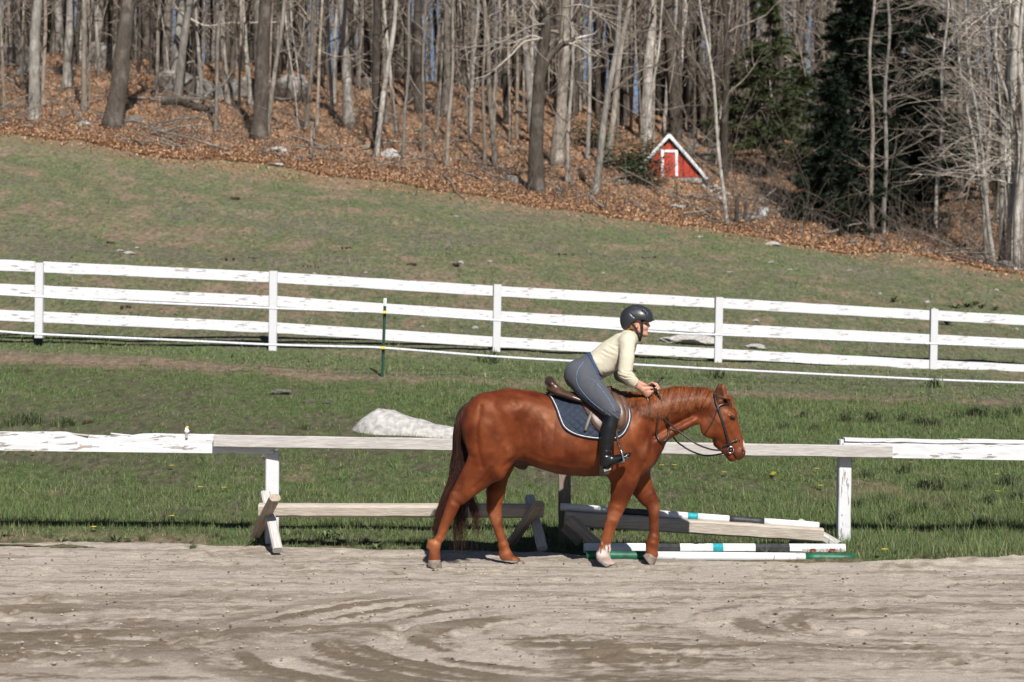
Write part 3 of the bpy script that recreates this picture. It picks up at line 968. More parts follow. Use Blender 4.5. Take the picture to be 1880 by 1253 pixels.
# hooves
M_HOOF = simple("hoof_horn", (.16, .125, .10), .55, .3, var=.45, scale=30, bump=.002)
def hoof(top, heel_toe_deg, size=1.0, Y=0):
    """horn capsule below the coronet point top; pitch>0 tips the toe down"""
    a = math.radians(heel_toe_deg)
    mb = MB()
    rings = []
    for f in (0, .08, .35, .7, .94, 1.0):
        L = (.052 + .022 * f) * size; W = (.047 + .014 * f) * size
        if f == 0: L, W = L * .86, W * .86
        if f == 1.0: L, W = L * .97, W * .97
        cx = .026 * f * size; z = -.078 * f * size
        th = np.arange(20) * 2 * math.pi / 20
        x = cx + L * np.cos(th)
        zz = z + .016 * (np.cos(th)) * (1 - f) * size
        rings.append(np.stack([x, W * np.sin(th), zz], -1))
    c = rings[-1].mean(0)
    rings.append(c + (rings[-1] - c) * .01)
    c = rings[0].mean(0)
    rings.insert(0, c + (rings[0] - c) * .01)
    P = np.stack(rings)
    x, z = P[..., 0].copy(), P[..., 2].copy()
    P[..., 0] = x * math.cos(a) + z * math.sin(a)
    P[..., 2] = -x * math.sin(a) + z * math.cos(a)
    n = len(rings)
    i, j = np.meshgrid(np.arange(n - 1), np.arange(20), indexing='ij')
    q0 = i * 20 + j; q1 = i * 20 + (j + 1) % 20
    Fa = np.stack([q0, q0 + 20, q1 + 20, q1], -1).reshape(-1, 4)
    return P.reshape(-1, 3) + np.asarray(top), Fa
for (x, y, Y, a, lab) in ((140, 702, HN, 14, None), (716, 722, HF, -4, None), (1358, 746, FN, -4, None), (1648, 672, FF, 52, "lifted fore hoof, toe pointing down")):
    V, Fa = hoof(Z5(x, y, Y), a, .93)
    o = part("hoof", V, Fa, M_HOOF, horse_root)
    if lab: o['label'] = lab

# eyes
M_EYE = simple("horse_eye", (.008, .005, .004), .08, .6, bump=0)
def sphere(c, r, nu=14, nv=10, sq=(1, 1, 1)):
    u = np.linspace(0, 2 * math.pi, nu, endpoint=False); v = np.linspace(.02, math.pi - .02, nv)
    U, Vv = np.meshgrid(u, v, indexing='ij')
    P = np.stack([np.cos(U) * np.sin(Vv) * sq[0], np.sin(U) * np.sin(Vv) * sq[1], np.cos(Vv) * sq[2]], -1) * r + np.asarray(c)
    i, j = np.meshgrid(np.arange(nu), np.arange(nv - 1), indexing='ij')
    a = i * nv + j; b = ((i + 1) % nu) * nv + j
    return P.reshape(-1, 3), np.stack([a, a + 1, b + 1, b], -1).reshape(-1, 4)
for s_ in (-1, 1):
    V, Fa = sphere(Z1(1351, 552, .064 * s_), .0165)
    part("eye", V, Fa, M_EYE, horse_root)

def drape(x, z, side=-1, off=0.0, ymax=.42):
    """lateral position of the horse's skin (pushed out by off) at each (x, z)"""
    x, z = np.asarray(x, float), np.asarray(z, float)
    ys = np.linspace(ymax, 0.0, 106)
    P = np.stack([np.repeat(x[:, None], 106, 1), side * np.repeat(ys[None], len(x), 0), np.repeat(z[:, None], 106, 1)], -1)
    f = HS.sample(P.reshape(-1, 3)).reshape(len(x), 106) - off
    inside = f < 0
    k = inside.argmax(1)
    k = np.where(inside.any(1), k, 105)
    k1 = np.maximum(k - 1, 0)
    r = np.arange(len(x))
    fa, fb = f[r, k1], f[r, k]
    t = np.where((fa > 0) & (fb < 0), fa / np.where(fa - fb == 0, 1, fa - fb), 1.0)
    return side * (ys[k1] + (ys[k] - ys[k1]) * t)

def drape_line(pts, n, side=-1, off=.006, smooth=True):
    """polyline in study pixels -> points lying on the horse's side"""
    P = crom([(x, y) for x, y in pts], n) if smooth else np.asarray(pts, float)
    W = np.array([Z1(x, y, side * .15) for x, y in P])
    W[:, 1] = drape(W[:, 0], W[:, 2], side, off)
    return W

# mane, forelock, tail: strands
M_MANE = hair_material("mane_hair", (.055, .011, .004), (.40, .125, .034))
M_TAIL = hair_material("tail_hair", (.010, .006, .005), (.065, .022, .012))
def strand(mb, pts, r0, r1, seg=3, n=9):
    P = crom(pts, n)
    mb.add(tube(P, np.linspace(r0, r1, n), seg, cap=False))
crest = crom([Z1(*p) for p in ((855, 447), (900, 442), (960, 444), (1020, 440), (1075, 432), (1130, 424), (1190, 428), (1245, 433), (1290, 446))], 400)
mb = MB()
lift_c = np.array([0, 0, 1.0])
for i in range(4200):
    t = RNG.random()
    j = int(t * 399)
    p = crest[j].copy()
    p[2] += RNG.normal(0, .004) - .008
    p[1] += RNG.normal(0, .012)
    side = -1 if RNG.random() < .82 else 1
    ln = (.098 + .105 * math.sin(math.pi * min(1, max(0, (t - .15) / .75))) + RNG.normal(0, .014) + (vnoise(np.array([[t * 60, 5.1]]), 24)[0] - .5) * .05) * (1.0 if t > .3 else .75)
    clump2 = vnoise(np.array([[t * 17, 9.1]]), 14)[0]
    clump = vnoise(np.array([[t * 40, 3.1]]), 4)[0] - .5
    back = -.045 - .05 * t * clump2 + clump * .09 + RNG.normal(0, .010) + (.02 if t < .4 else 0)
    rise = .010 + .020 * RNG.random() * sstep(.3, .6, np.array([t]))[0]
    q1 = p + np.array([back * .25, side * .022, rise])
    x2, z2 = p[0] + back * .7, p[2] - ln * .45
    x3, z3 = p[0] + back * 1.1 + RNG.normal(0, .008), p[2] - ln
    y2, y3 = drape([x2, x3], [z2, z3], side, .008 + .012 * RNG.random())
    strand(mb, [p, q1, np.array([x2, y2, z2]), np.array([x3, y3, z3])], .0018, .0006, 3, 6)
o = mb.build("mane", M_MANE, horse_root)
mb = MB()
for i in range(240):
    p = Z1(1306 + RNG.normal(0, 7), 462 + RNG.normal(0, 6), RNG.normal(0, .025))
    e = Z1(1350 + RNG.normal(0, 12), 520 + RNG.normal(0, 12), RNG.normal(0, .035) + p[1] * .5)
    m_ = Z1(1345 + RNG.normal(0, 6), 470 + RNG.normal(0, 6), p[1])
    strand(mb, [p, m_, e], .002, .0006, 3, 8)
mb.build("forelock", M_MANE, horse_root)
mb = MB()
# solid dock under the hair
mb.add(tube(crom([Z1(268, 480), Z1(222, 520), Z1(198, 590), Z1(195, 680), Z1(185, 780)], 14), np.linspace(.042, .012, 14), 10))
for i in range(1500):
    a = RNG.random(); s1 = RNG.normal(0, 1)
    y0 = RNG.normal(0, .028)
    c = np.clip(s1, -2, 2)
    length = RNG.choice([.55, .75, 1.0, 1.0])
    P = [Z1(262 + RNG.normal(0, 7), 482 + RNG.normal(0, 7), y0 * .6), Z1(222 + c * 14, 525 + c * 5, y0), Z1(199 + c * 16, 610, y0 * 1.25),
         Z1(198 + c * 17, 700, y0 * 1.3), Z1(186 + c * 18, 800, y0 * 1.3 - .02)]
    if RNG.random() < .62:      # main fall, to the left past the hock
        P += [Z1(150 + c * 15, 880, y0 - .05), Z1(112 + c * 9 + RNG.normal(0, 5), 975 + RNG.normal(0, 15), y0 - .06)]
        if length == 1.0: P += [Z1(96 + c * 7 + RNG.normal(0, 6), 1045 + RNG.normal(0, 25), y0 - .05)]
    else:                       # wisps behind the legs
        e = RNG.choice([175, 200, 215, 265, 275, 190])
        P += [Z1(205 + c * 12 + (e - 205) * .5, 890, y0 + .05), Z1(e + c * 9, 985 + RNG.normal(0, 20), y0 + .07)]
        if length == 1.0 and e < 240 or RNG.random() < .12: P += [Z1(e - 6 + c * 9 + RNG.normal(0, 6), 1075 + RNG.normal(0, 35), y0 + .07)]
    strand(mb, P, .0024, .0007, 3, 12)
mb.build("tail", M_TAIL, horse_root)
# ================================================================== TACK
M_LEATHER = simple("brown_leather", (.055, .028, .018), .33, .5, var=.45, scale=9, bump=.0006)
M_FLAP = simple("flap_leather", (.085, .043, .027), .42, .45, var=.35, scale=8, bump=.0006)
M_STRAP = simple("dark_strap_leather", (.020, .013, .010), .38, .45, var=.3, scale=30)
M_OLDSTRAP = simple("grey_worn_strap", (.085, .075, .062), .5, .35, var=.3, scale=40)
M_CREAM = simple("saddle_panel_wool", (.50, .40, .29), .8, .2, var=.2)
M_STEEL = simple("polished_steel", (.62, .62, .63), .18, .5, metal=1.0, var=.1)
M_RUBBER = simple("black_rubber", (.018, .018, .019), .6, .3)
def pad_cloth():
    t = NT("navy_quilted_cloth")
    v = t.coord((900, 900, 900))
    f = t.noise(v, 1.0, 2)
    t.bump(f, .0006, .6)
    g = t.noise(t.coord(), 12, 3)
    c = t.mix(f, (.009, .015, .029), (.019, .029, .050))
    return t.done(t.mix(t.ramp(g, [(.5, 0.0), (.85, .2)]), c, (.07, .08, .09)), .75, .3, Sheen_Weight=.04)
M_PAD = pad_cloth()
M_PIPING = simple("pale_piping", (.55, .56, .58), .5, .4)
M_BINDING = simple("dark_binding", (.020, .026, .038), .6, .3)

def sheet(outline, centre, off, thick, nring, nout, side=-1, bulge=None, ymax=.44):
    """a draped panel with an edge: rings from centre out to the outline, laid on the horse at off, its rim turned in by thick"""
    O = crom(list(outline) + [outline[0]], nout + 1)[:-1]
    c = np.asarray(centre, float)
    ts = np.linspace(0.02, 1, nring)
    P = c + (O - c)[None] * ts[:, None, None]
    W = PX(0, 0, 1)[None] * 0
    d = 16.75 + side * .25
    X = ((760 + P[..., 0] / 2.32) - 940) / FPX * d
    Zz = CAM_Z + (626.5 - (530 + P[..., 1] / 2.32)) / FPX * d
    Y = drape(X.ravel(), Zz.ravel(), side, off, ymax).reshape(X.shape)
    if bulge is not None: Y = Y + side * bulge(X, Zz, ts[:, None] + 0 * X)
    R = np.stack([X, Y, Zz], -1)
    rim = R[-1:].copy(); rim[..., 1] -= side * thick
    R = np.concatenate([R, rim])
    n = len(R); s_ = nout
    i, j = np.meshgrid(np.arange(n - 1), np.arange(s_), indexing='ij')
    a = i * s_ + j; b = i * s_ + (j + 1) % s_
    Fa = np.stack([a, a + s_, b + s_, b], -1).reshape(-1, 4)
    if side > 0: Fa = Fa[:, ::-1]
    return R.reshape(-1, 3), Fa, R[-2]

pad_root = empty("saddle_pad", (0.3, 0, 1.3), "navy quilted saddle pad with pale piping under the brown saddle", "saddle pad")
PAD = [(566, 447), (586, 470), (606, 512), (621, 556), (640, 592), (682, 619), (740, 634), (800, 640), (858, 639), (893, 622), (917, 582), (926, 540),
       (918, 498), (900, 463), (878, 442), (850, 428), (800, 436), (730, 452), (650, 446), (600, 440)]
def quilt(X, Zz, T):
    a = X / .062 + Zz / .055; b = X / .062 - Zz / .055
    p = np.abs(np.sin(np.pi * a * .8) * np.sin(np.pi * b * .8)) ** .30
    return .012 * p * sstep(1.0, .93, T)
for sd_ in (-1, 1):
    V, Fa, edge = sheet(PAD, (760, 545), .010, .012, 60, 300, sd_, quilt)
    part("pad_panel", V, Fa, M_PAD, pad_root)
    E = np.concatenate([edge, edge[:1]]); E[:, 1] += sd_ * .002
    low = E[:int(300 * .70)]
    cxy = np.array([Z1(760, 545, sd_ * .25)])
    V, Fa = tube(low, .0065, 6)
    part("binding", V, Fa, M_BINDING, pad_root)
    inn = low + (cxy - low) * np.array([.035, 0, .035]); inn[:, 1] = low[:, 1] + sd_ * .003
    V, Fa = tube(inn, .0042, 6)
    part("piping", V, Fa, M_PIPING, pad_root)

saddle_root = empty("saddle", (0.35, 0, 1.45), "brown leather riding saddle under the rider with steel stirrups", "saddle")
SS = Sdf((-.02, -.34, 1.20), (.86, .34, 1.78), .007)
SS.chain([(Z1(580, 398), 22 * U1, .05), (Z1(592, 410), 26 * U1, .115), (Z1(615, 428), 22 * U1, .14), (Z1(650, 447), 17 * U1, .145), (Z1(700, 455), 17 * U1, .13),
          (Z1(760, 448), 20 * U1, .10), (Z1(810, 438), 20 * U1, .075), (Z1(838, 430), 16 * U1, .05)], k=.01)
SS.ell(Z1(582, 402), (.028, .10, .050), .55, k=.03)
SS.ell(Z1(640, 418), (.085, .085, .028), -.55, k=.03, op='s')             # hollow of the seat
for s_ in (-1, 1):
    SS.chain([(Z1(578, 430, s_ * .06), 13 * U1, .045), (Z1(620, 446, s_ * .11), 16 * U1, .06), (Z1(680, 466, s_ * .15), 15 * U1, .055), (Z1(720, 480, s_ * .17), 10 * U1, .04)], k=.012)
V, Q = SS.mesh(relax=2)
saddle_seat = part("seat", V, Q, M_LEATHER, saddle_root)
def rough_side(x, z, sdf, side, off, y0=.5):
    x, z = np.asarray(x, float), np.asarray(z, float)
    ys = np.linspace(y0, -.1, 161)
    P = np.stack([np.repeat(x[:, None], 161, 1), side * np.repeat(ys[None], len(x), 0), np.repeat(z[:, None], 161, 1)], -1)
    f = sdf.sample(P.reshape(-1, 3)).reshape(len(x), 161) - off
    ins = f < 0
    k = np.where(ins.any(1), ins.argmax(1), 160)
    return side * ys[k], ins.any(1)
FLAP = [(690, 458), (706, 478), (735, 528), (762, 580), (800, 616), (850, 618), (885, 604), (908, 570), (918, 530), (912, 492), (893, 458), (862, 432), (838, 424), (790, 440), (735, 450)]
KNEE = [(846, 440), (868, 452), (892, 486), (905, 530), (900, 566), (882, 592), (868, 590), (862, 560), (858, 510), (850, 470)]
for s_ in (-1, 1):
    V, Fa, e = sheet(FLAP, (815, 530), .026, .010, 14, 80, s_, lambda X, Zz, T: .010 * sstep(1.0, .8, T))
    part("flap", V, Fa, M_FLAP, saddle_root)
    V, Fa, e = sheet(KNEE, (878, 525), .040, .016, 12, 60, s_, lambda X, Zz, T: .030 * np.sqrt(np.clip(1 - T ** 2, 0, 1)))
    part("knee_roll", V, Fa, M_FLAP, saddle_root)
    E = np.concatenate([e, e[:1]])
    part("welt", *tube(E, .004, 6), M_LEATHER, saddle_root)
    # wool flocked panel line under the seat
    L = crom([Z1(x, y, s_ * .2) for x, y in ((580, 450), (610, 455), (650, 464), (690, 474), (712, 481))], 20)
    L[:, 1] = drape(L[:, 0], L[:, 2], s_, .020)
    part("panel_edge", *tube(L, np.linspace(.010, .006, 20), 8), M_CREAM, saddle_root)
    # girth strap hanging behind the leg, stirrup leather
    L = drape_line([(757, 512), (748, 540), (736, 572), (726, 604)], 14, s_, .034)
    part("billet_strap", *tube(L, np.r_[.012, np.full(12, .014), .006], 8, flat=.25, lat=(1, 0, 0), twist=0), M_OLDSTRAP, saddle_root)
    Y = s_ * .365
    L = crom([Z1(848, 470, s_ * .25), Z1(856, 540, s_ * .31), Z1(862, 610, s_ * .345), Z1(871, 668, Y)], 18)
    part("stirrup_leather", *tube(L, .011, 8, flat=.22, lat=(1, 0, 0)), M_STRAP, saddle_root)
    iron = empty("stirrup", Z1(880, 700, Y), None, None)
    iron.parent = saddle_root; iron.location = [float(c) for c in (Z1(880, 700, Y) - wloc(saddle_root))]
    A = crom([Z1(872, 664, Y), Z1(882, 690, Y - .045), Z1(893, 725, Y - .060), Z1(892, 738, Y - .058)], 14)
    B = crom([Z1(872, 664, Y), Z1(880, 692, Y + .045), Z1(886, 728, Y + .055), Z1(886, 740, Y + .055)], 14)
    iron_mb = MB().add(tube(A, np.linspace(.006, .010, 14), 8)).add(tube(B, np.linspace(.006, .010, 14), 8))
    part("iron", *iron_mb.get(), M_STEEL, iron)
    part("tread", *beam(Z1(889, 740, Y - .066), Z1(889, 742, Y + .06), .036, .016, .004, 2, side=(1, 0, 0)), M_RUBBER, iron)
del saddle_root
saddle_root = bpy.data.objects["saddle"]
# girth round the belly
th = []
for s_ in (-1, 1):
    L = drape_line([(806, 632), (808, 680), (808, 730), (808, 770), (810, 794)], 26, s_, .008)
    th.append(L if s_ < 0 else L[::-1])
G = np.concatenate([th[0], [(th[0][-1][0], 0, th[0][-1][2] - .012)], th[1]])
part("girth", *tube(crom(G, 60), .042, 10, flat=.14, lat=(1, 0, 0), twist=math.pi / 2), M_OLDSTRAP, saddle_root)

bridle_root = empty("bridle", Z1(1320, 560, 0), "dark leather bridle and reins on the chestnut horse", "bridle")
def strap(name, pts, r, side=-1, off=.007, n=24, flat=.35, mat=None):
    L = drape_line(pts, n, side, off)
    return part(name, *tube(L, r * flat, 8, flat=1 / flat, lat=(0, 1, 0)), mat or M_STRAP, bridle_root)
for s_ in (-1, 1):
    strap("cheekpiece", [(1296, 506), (1306, 535), (1318, 572), (1331, 612), (1342, 650), (1348, 672)], .0105, s_, .008, flat=.4)
    strap("headpiece", [(1297, 508), (1290, 486), (1287, 464), (1286, 446)], .0115, s_, .008, flat=.4)
    strap("browband", [(1294, 510), (1312, 498), (1332, 494), (1345, 497)], .0095, s_, .008, flat=.5)
    strap("throatlatch", [(1294, 512), (1285, 545), (1268, 580), (1248, 612), (1238, 628)], .005, s_, .005, flat=.5)
    strap("noseband", [(1322, 676), (1342, 666), (1364, 655), (1384, 648)], .009, s_, .008, flat=.45)
    c = Z1(1349, 688, s_ * .062)
    a = np.linspace(0, 2 * math.pi, 25)
    R = np.stack([c[0] + .026 * np.cos(a), np.full(25, c[1]), c[2] + .026 * np.sin(a)], -1)
    part("bit_ring", *tube(R, .0038, 8, lat=(0, 1, 0)), M_STEEL, bridle_root)
    part("buckle", *beam(Z1(1317, 565, s_ * .098), Z1(1321, 577, s_ * .097), .006, .022, .002), M_STEEL, bridle_root)
L = np.array([Z1(1384, 648, y) for y in np.linspace(-.05, .05, 9)]); L[:, 0] += .004 + .008 * np.cos(np.linspace(-1.5, 1.5, 9))
part("noseband_front", *tube(L, .009, 8, flat=.4, lat=(0, 0, 1)), M_STRAP, bridle_root)
L = np.array([Z1(1346, 496, y) for y in np.linspace(-.055, .055, 9)]); L[:, 0] += .006 + .014 * np.cos(np.linspace(-1.5, 1.5, 9))
part("browband_front", *tube(L, .009, 8, flat=.4, lat=(0, 0, 1)), M_STRAP, bridle_root)
part("bit_mouthpiece", *tube([Z1(1349, 688, -.06), Z1(1352, 690, 0), Z1(1349, 688, .06)], .006, 8, lat=(1, 0, 0)), M_STEEL, bridle_root)
def rein(pts, r=.0072):
    P = crom(pts, 60)
    return part("rein", *tube(P, r * .35, 6, flat=2.9, lat=(0, 1, 0)), M_STRAP, bridle_root)
def ny(x, y, off=.012, s_=-1):
    p = Z1(x, y, s_ * .1)
    return Z1(x, y, drape([p[0]], [p[2]], s_, off)[0])
rein([Z1(1347, 692, -.066), Z1(1310, 690, -.10), Z1(1260, 684, -.13), Z1(1200, 660, -.15), ny(1130, 610, .03), ny(1075, 565), ny(1030, 518), ny(1000, 482), Z1(992, 462, -.135)])
rein([Z1(1347, 694, .066), Z1(1300, 706, .10), Z1(1245, 712, .125), Z1(1190, 697, .13), Z1(1140, 668, .13), Z1(1110, 640, .14), Z1(1060, 560, .15), Z1(1025, 470, .10), Z1(1012, 432, .02)])
# slack of the reins looping over the neck
rein([Z1(1014, 432, -.10), ny(1045, 450, .02), ny(1066, 490), ny(1078, 540), ny(1086, 590), ny(1082, 632, .014), ny(1066, 650, .018), ny(1046, 648, .016), ny(1034, 622), ny(1036, 580), ny(1048, 530), ny(1050, 480, .016), Z1(1036, 436, -.11), Z1(1018, 424, -.04)], .0085)
# ================================================================== RIDER
def skin():
    t = NT("skin")
    f = t.noise(t.coord(), 45, 4)
    t.bump(t.noise(t.coord(), 160, 3), .0006, .5)
    c = t.ramp(f, [(.3, (.44, .215, .145)), (.7, (.56, .30, .215))])
    return t.done(c, .5, .4, Subsurface_Weight=.08, Subsurface_Radius=(.02, .008, .004), Subsurface_Scale=.3)
def cloth(name, a, b, scale=350, bump=.0005, rough=.8):
    t = NT(name)
    w_ = t.noise(t.coord((scale, scale, scale)), 1, 2)
    f = t.noise(t.coord(), 14, 4)
    t.bump(t.math('ADD', w_, t.math('MULTIPLY', f, 1.5)), bump)
    return t.done(t.mix(f, a, b), rough, .25, Sheen_Weight=.03)
M_SKIN = skin()
M_SHIRT = cloth("pale_yellow_jersey", (.46, .415, .315), (.54, .495, .385), bump=.0008)
M_BREECH = cloth("grey_stretch_cloth", (.052, .056, .068), (.075, .079, .093))
M_WAIST = cloth("blue_waistband", (.026, .042, .095), (.038, .060, .125))
M_SEAM = simple("blue_seam_thread", (.13, .20, .36), .6)
M_BOOT = simple("black_boot_leather", (.006, .0065, .007), .30, .45, var=.4, scale=18, bump=.0005)
M_SOLE = simple("boot_sole", (.20, .18, .16), .7)
M_HELMET = simple("helmet_shell", (.022, .025, .029), .38, .5, var=.25, scale=60, bump=.0004)
M_VENT = simple("helmet_vent", (.006, .006, .007), .6)
M_HAIR = hair_material("ginger_hair", (.20, .085, .035), (.42, .21, .10))

rider = empty("person", Z1(720, 450, 0), "rider in pale yellow top, grey breeches and black helmet leaning forward", "person")

def arm_points(s_):
    if s_ < 0: return [(Z1(908, 232, -.165), 28 * U1), (Z1(906, 300, -.215), 25 * U1), (Z1(897, 362, -.235), 22 * U1), (Z1(925, 392, -.215), 21 * U1), (Z1(955, 418, -.175), 15 * U1), (Z1(970, 430, -.150), 13.5 * U1)]
    return [(Z1(922, 222, .165), 28 * U1), (Z1(900, 300, .21), 25 * U1), (Z1(880, 368, .21), 22 * U1), (Z1(930, 396, .15), 20 * U1), (Z1(985, 418, .06), 14 * U1), (Z1(998, 420, .035), 13 * U1)]
def leg_points(s_):
    Y = s_
    return [(Z1(705, 368, .095 * Y), 62 * U1, .105), (Z1(748, 421, .175 * Y), 60 * U1, .10), (Z1(800, 474, .275 * Y), 47 * U1, .075), (Z1(845, 522, .335 * Y), 35 * U1, .058)]
def shin_points(s_):
    Y = s_
    return [(Z1(847, 530, .338 * Y), 29 * U1, .052), (Z1(832, 590, .352 * Y), 32.5 * U1, .055), (Z1(823, 645, .358 * Y), 28 * U1, .050), (Z1(817, 690, .362 * Y), 23.5 * U1, .044), (Z1(816, 722, .363 * Y), 22 * U1, .042)]
def foot_points(s_):
    Y = .365 * s_
    return [(Z1(820, 742, Y), 22 * U1, .036), (Z1(850, 732, Y), 20 * U1, .042), (Z1(884, 720, Y), 15 * U1, .046), (Z1(912, 709, Y), 10 * U1, .040), (Z1(921, 706, Y), 6 * U1, .026)]
def torso(sd_, off=0.0):
    sd_.chain([(Z1(712, 364), 62 * U1 + off, .165 + off), (Z1(745, 335), 54 * U1 + off, .150 + off), (Z1(782, 312), 50 * U1 + off, .132 + off), (Z1(835, 278), 56 * U1 + off, .150 + off),
               (Z1(885, 243), 52 * U1 + off, .160 + off), (Z1(912, 216), 36 * U1 + off, .150 + off)], k=.02)
    for s_ in (-1, 1):
        sd_.ell(Z1(690, 362, .085 * s_), (.098 + off, .09 + off, .105 + off), 0, k=.04)
        sd_.ell(Z1(910, 226, .155 * s_), (.058 + off, .052 + off, .062 + off), 0, k=.04)
        sd_.ell(Z1(878, 292, .07 * s_), (.055 + off, .06 + off, .055 + off), -.7, k=.05)

RB = Sdf((.40, -.46, .72), (1.46, .46, 2.30), .0058)
torso(RB, -.006)
for s_ in (-1, 1):
    RB.chain([(p, r * .9, r * .9) for p, r in arm_points(s_)], k=.02, lat=(1, 0, 0))
    RB.chain([(p, h * .9, w_ * .9) for p, h, w_ in leg_points(s_)], k=.03)
    RB.chain([(p, h * .88, w_ * .88) for p, h, w_ in shin_points(s_)], k=.02)
    RB.chain([(p, h * .8, w_ * .85) for p, h, w_ in foot_points(s_)], k=.02)
# neck and head
RB.chain([(Z2(1085, 520), 70 * U2, .062), (Z2(1135, 455), 68 * U2, .054), (Z2(1165, 395), 72 * U2, .055)], k=.03)
RB.ell(Z2(1172, 275), (126 * U2, .074, 122 * U2), 0, k=.02)                    # skull
RB.chain([(Z2(1235, 320), 78 * U2, .066), (Z2(1250, 385), 66 * U2, .058), (Z2(1258, 440), 48 * U2, .047), (Z2(1272, 462), 34 * U2, .034)], k=.02)
RB.ell(Z2(1288, 312), (34 * U2, .058, 26 * U2), .3, k=.02)                     # brow
RB.chain([(Z2(1302, 325), 12 * U2, .010), (Z2(1318, 350), 12 * U2, .011), (Z2(1328, 370), 12 * U2, .013)], k=.010)   # nose
RB.ell(Z2(1318, 374), (14 * U2, .017, 10 * U2), 0, k=.008)
RB.ell(Z2(1299, 409), (15 * U2, .022, 9 * U2), .2, k=.010)                     # lips
RB.ell(Z2(1296, 427), (15 * U2, .020, 9 * U2), .2, k=.010)
RB.ell(Z2(1287, 466), (24 * U2, .024, 22 * U2), 0, k=.014)                     # chin
RB.seg(Z2(1314, 417, -.05), Z2(1314, 417, .05), 5 * U2, 5 * U2, 4 * U2, 4 * U2, k=.004, op='s', lat=(1, 0, 0))
for s_ in (-1, 1):
    RB.seg(Z2(1195, 410, .048 * s_), Z2(1262, 462, .028 * s_), 26 * U2, 20 * U2, .016, .014, k=.02)   # jaw
    RB.ell(Z2(1268, 382, .046 * s_), (26 * U2, .014, 24 * U2), 0, k=.02)       # cheek
    RB.ell(Z2(1297, 342, .042 * s_), (15 * U2, .020, 13 * U2), 0, k=.012, op='s')
    RB.ell(Z2(1182, 355, .070 * s_), (30 * U2, .009, 44 * U2), .25, k=.006)    # ear
    RB.ell(Z2(1190, 352, .080 * s_), (14 * U2, .007, 24 * U2), .25, k=.004, op='s')

def hand(sd_, wrist, fwd, back, curl, tw=1, size=1.0, thumb=(.6, .2)):
    """wrist point, direction of the metacarpals, direction out of the back of the hand; fingers close by curl (radians per joint)"""
    f = np.asarray(fwd, float); f /= np.linalg.norm(f)
    b = np.asarray(back, float); b -= (b @ f) * f; b /= np.linalg.norm(b)
    a = np.cross(f, b) * tw            # towards the thumb
    w0 = np.asarray(wrist, float)
    sd_.chain([(w0, .024 * size, .018 * size), (w0 + f * .045 * size, .034 * size, .016 * size), (w0 + f * .085 * size, .039 * size, .0145 * size)], k=.012, lat=b)
    for i, (o, L) in enumerate(((.029, .076), (.010, .084), (-.010, .078), (-.028, .062))):
        p = w0 + (f * (.083 - .004 * abs(i - 1)) + a * o) * size
        ang = curl[0]
        pts = [(p, .0105 * size)]
        for k, (fr, cu) in enumerate(((.48, 0), (.29, curl[1]), (.23, curl[2]))):
            ang += cu
            p = p + (f * math.cos(ang) - b * math.sin(ang)) * L * fr * size
            pts.append((p, (.0098 - .0010 * k) * size))
        sd_.chain(pts, k=.004, lat=a)
    p = w0 + (f * .022 + a * .026) * size
    q = p + (f * .034 + a * .024 - b * .010) * size
    r = q + (f * .034 * thumb[0] + a * .004 - b * .020) * size
    e = r + (f * .022 * thumb[0] - a * .004 - b * .014) * size
    sd_.chain([(p, .016 * size), (q, .0125 * size), (r, .0105 * size), (e, .0085 * size)], k=.01, lat=b)

hand(RB, Z1(968, 429, -.152), (.78, .22, -.52), (-.25, -1, -.25), (.85, .95, .6), tw=-1, size=.98)
hand(RB, Z1(996, 420, .036), (.92, -.30, .10), (.1, .75, .62), (.95, 1.0, .6), tw=1, size=.98)
V, Q = RB.mesh(relax=1)
part("body", V, Q, M_SKIN, rider)

def cloth_part(name, sdf, mat, amp=.0, scale=(20, 20, 20), seed=0, relax=1, fold=None):
    V, Q = sdf.mesh(relax=relax)
    if amp:
        N = normals(V, Q)
        D = (fbm(V * np.array(scale), 3, seed) - .5) * 2 * amp
        if fold is not None: D = D + fold(V)
        V = V + N * D[:, None]
    return part(name, V, Q, mat, rider)

# top
SH = Sdf((.55, -.36, 1.32), (1.10, .36, 2.12), .0068)
SH.chain([(Z1(765, 332), 58 * U1, .152), (Z1(785, 320), 58 * U1, .152), (Z1(835, 284), 64 * U1, .164), (Z1(885, 246), 57 * U1, .172), (Z1(912, 217), 42 * U1, .160), (Z1(925, 198), 25 * U1, .085)], k=.02)
SH.ell(Z1(824, 342), (.080, .12, .054), .55, k=.05)                             # slack hanging under the belly
for s_ in (-1, 1):
    SH.ell(Z1(910, 226, .155 * s_), (.068, .060, .070), 0, k=.04)
    SH.ell(Z1(878, 290, .07 * s_), (.064, .07, .064), -.7, k=.05)
    A = [(p, r + .009 + (.006 if i in (1, 2) else 0)) for i, (p, r) in enumerate(arm_points(s_))]
    m_ = A[3][0] + (A[4][0] - A[3][0]) * (.25 if s_ < 0 else .1)
    SH.chain([(p, r, r) for p, r in A[:4]] + [(m_, A[3][1] - .002, A[3][1] - .002)], k=.015, lat=(1, 0, 0))
ax_ = np.array([.775, 0, .63])
hem = Z1(768, 318)
hw = Z1(800, 380)
SH.clip(hem, (-(hem - hw)[2] * -1 if False else -.80, 0, -.60) if False else (-.90, 0, -.43))
cut0, cut1 = arm_points(-1)[3][0], arm_points(-1)[4][0]
c_ = SH.ell(cut0 + (cut1 - cut0) * .75, (.034, .05, .034), 0, k=0, op='s')
SH.ell(Z1(938, 178), (.035, .07, .045), -.6, k=.004, op='s')                     # neckline
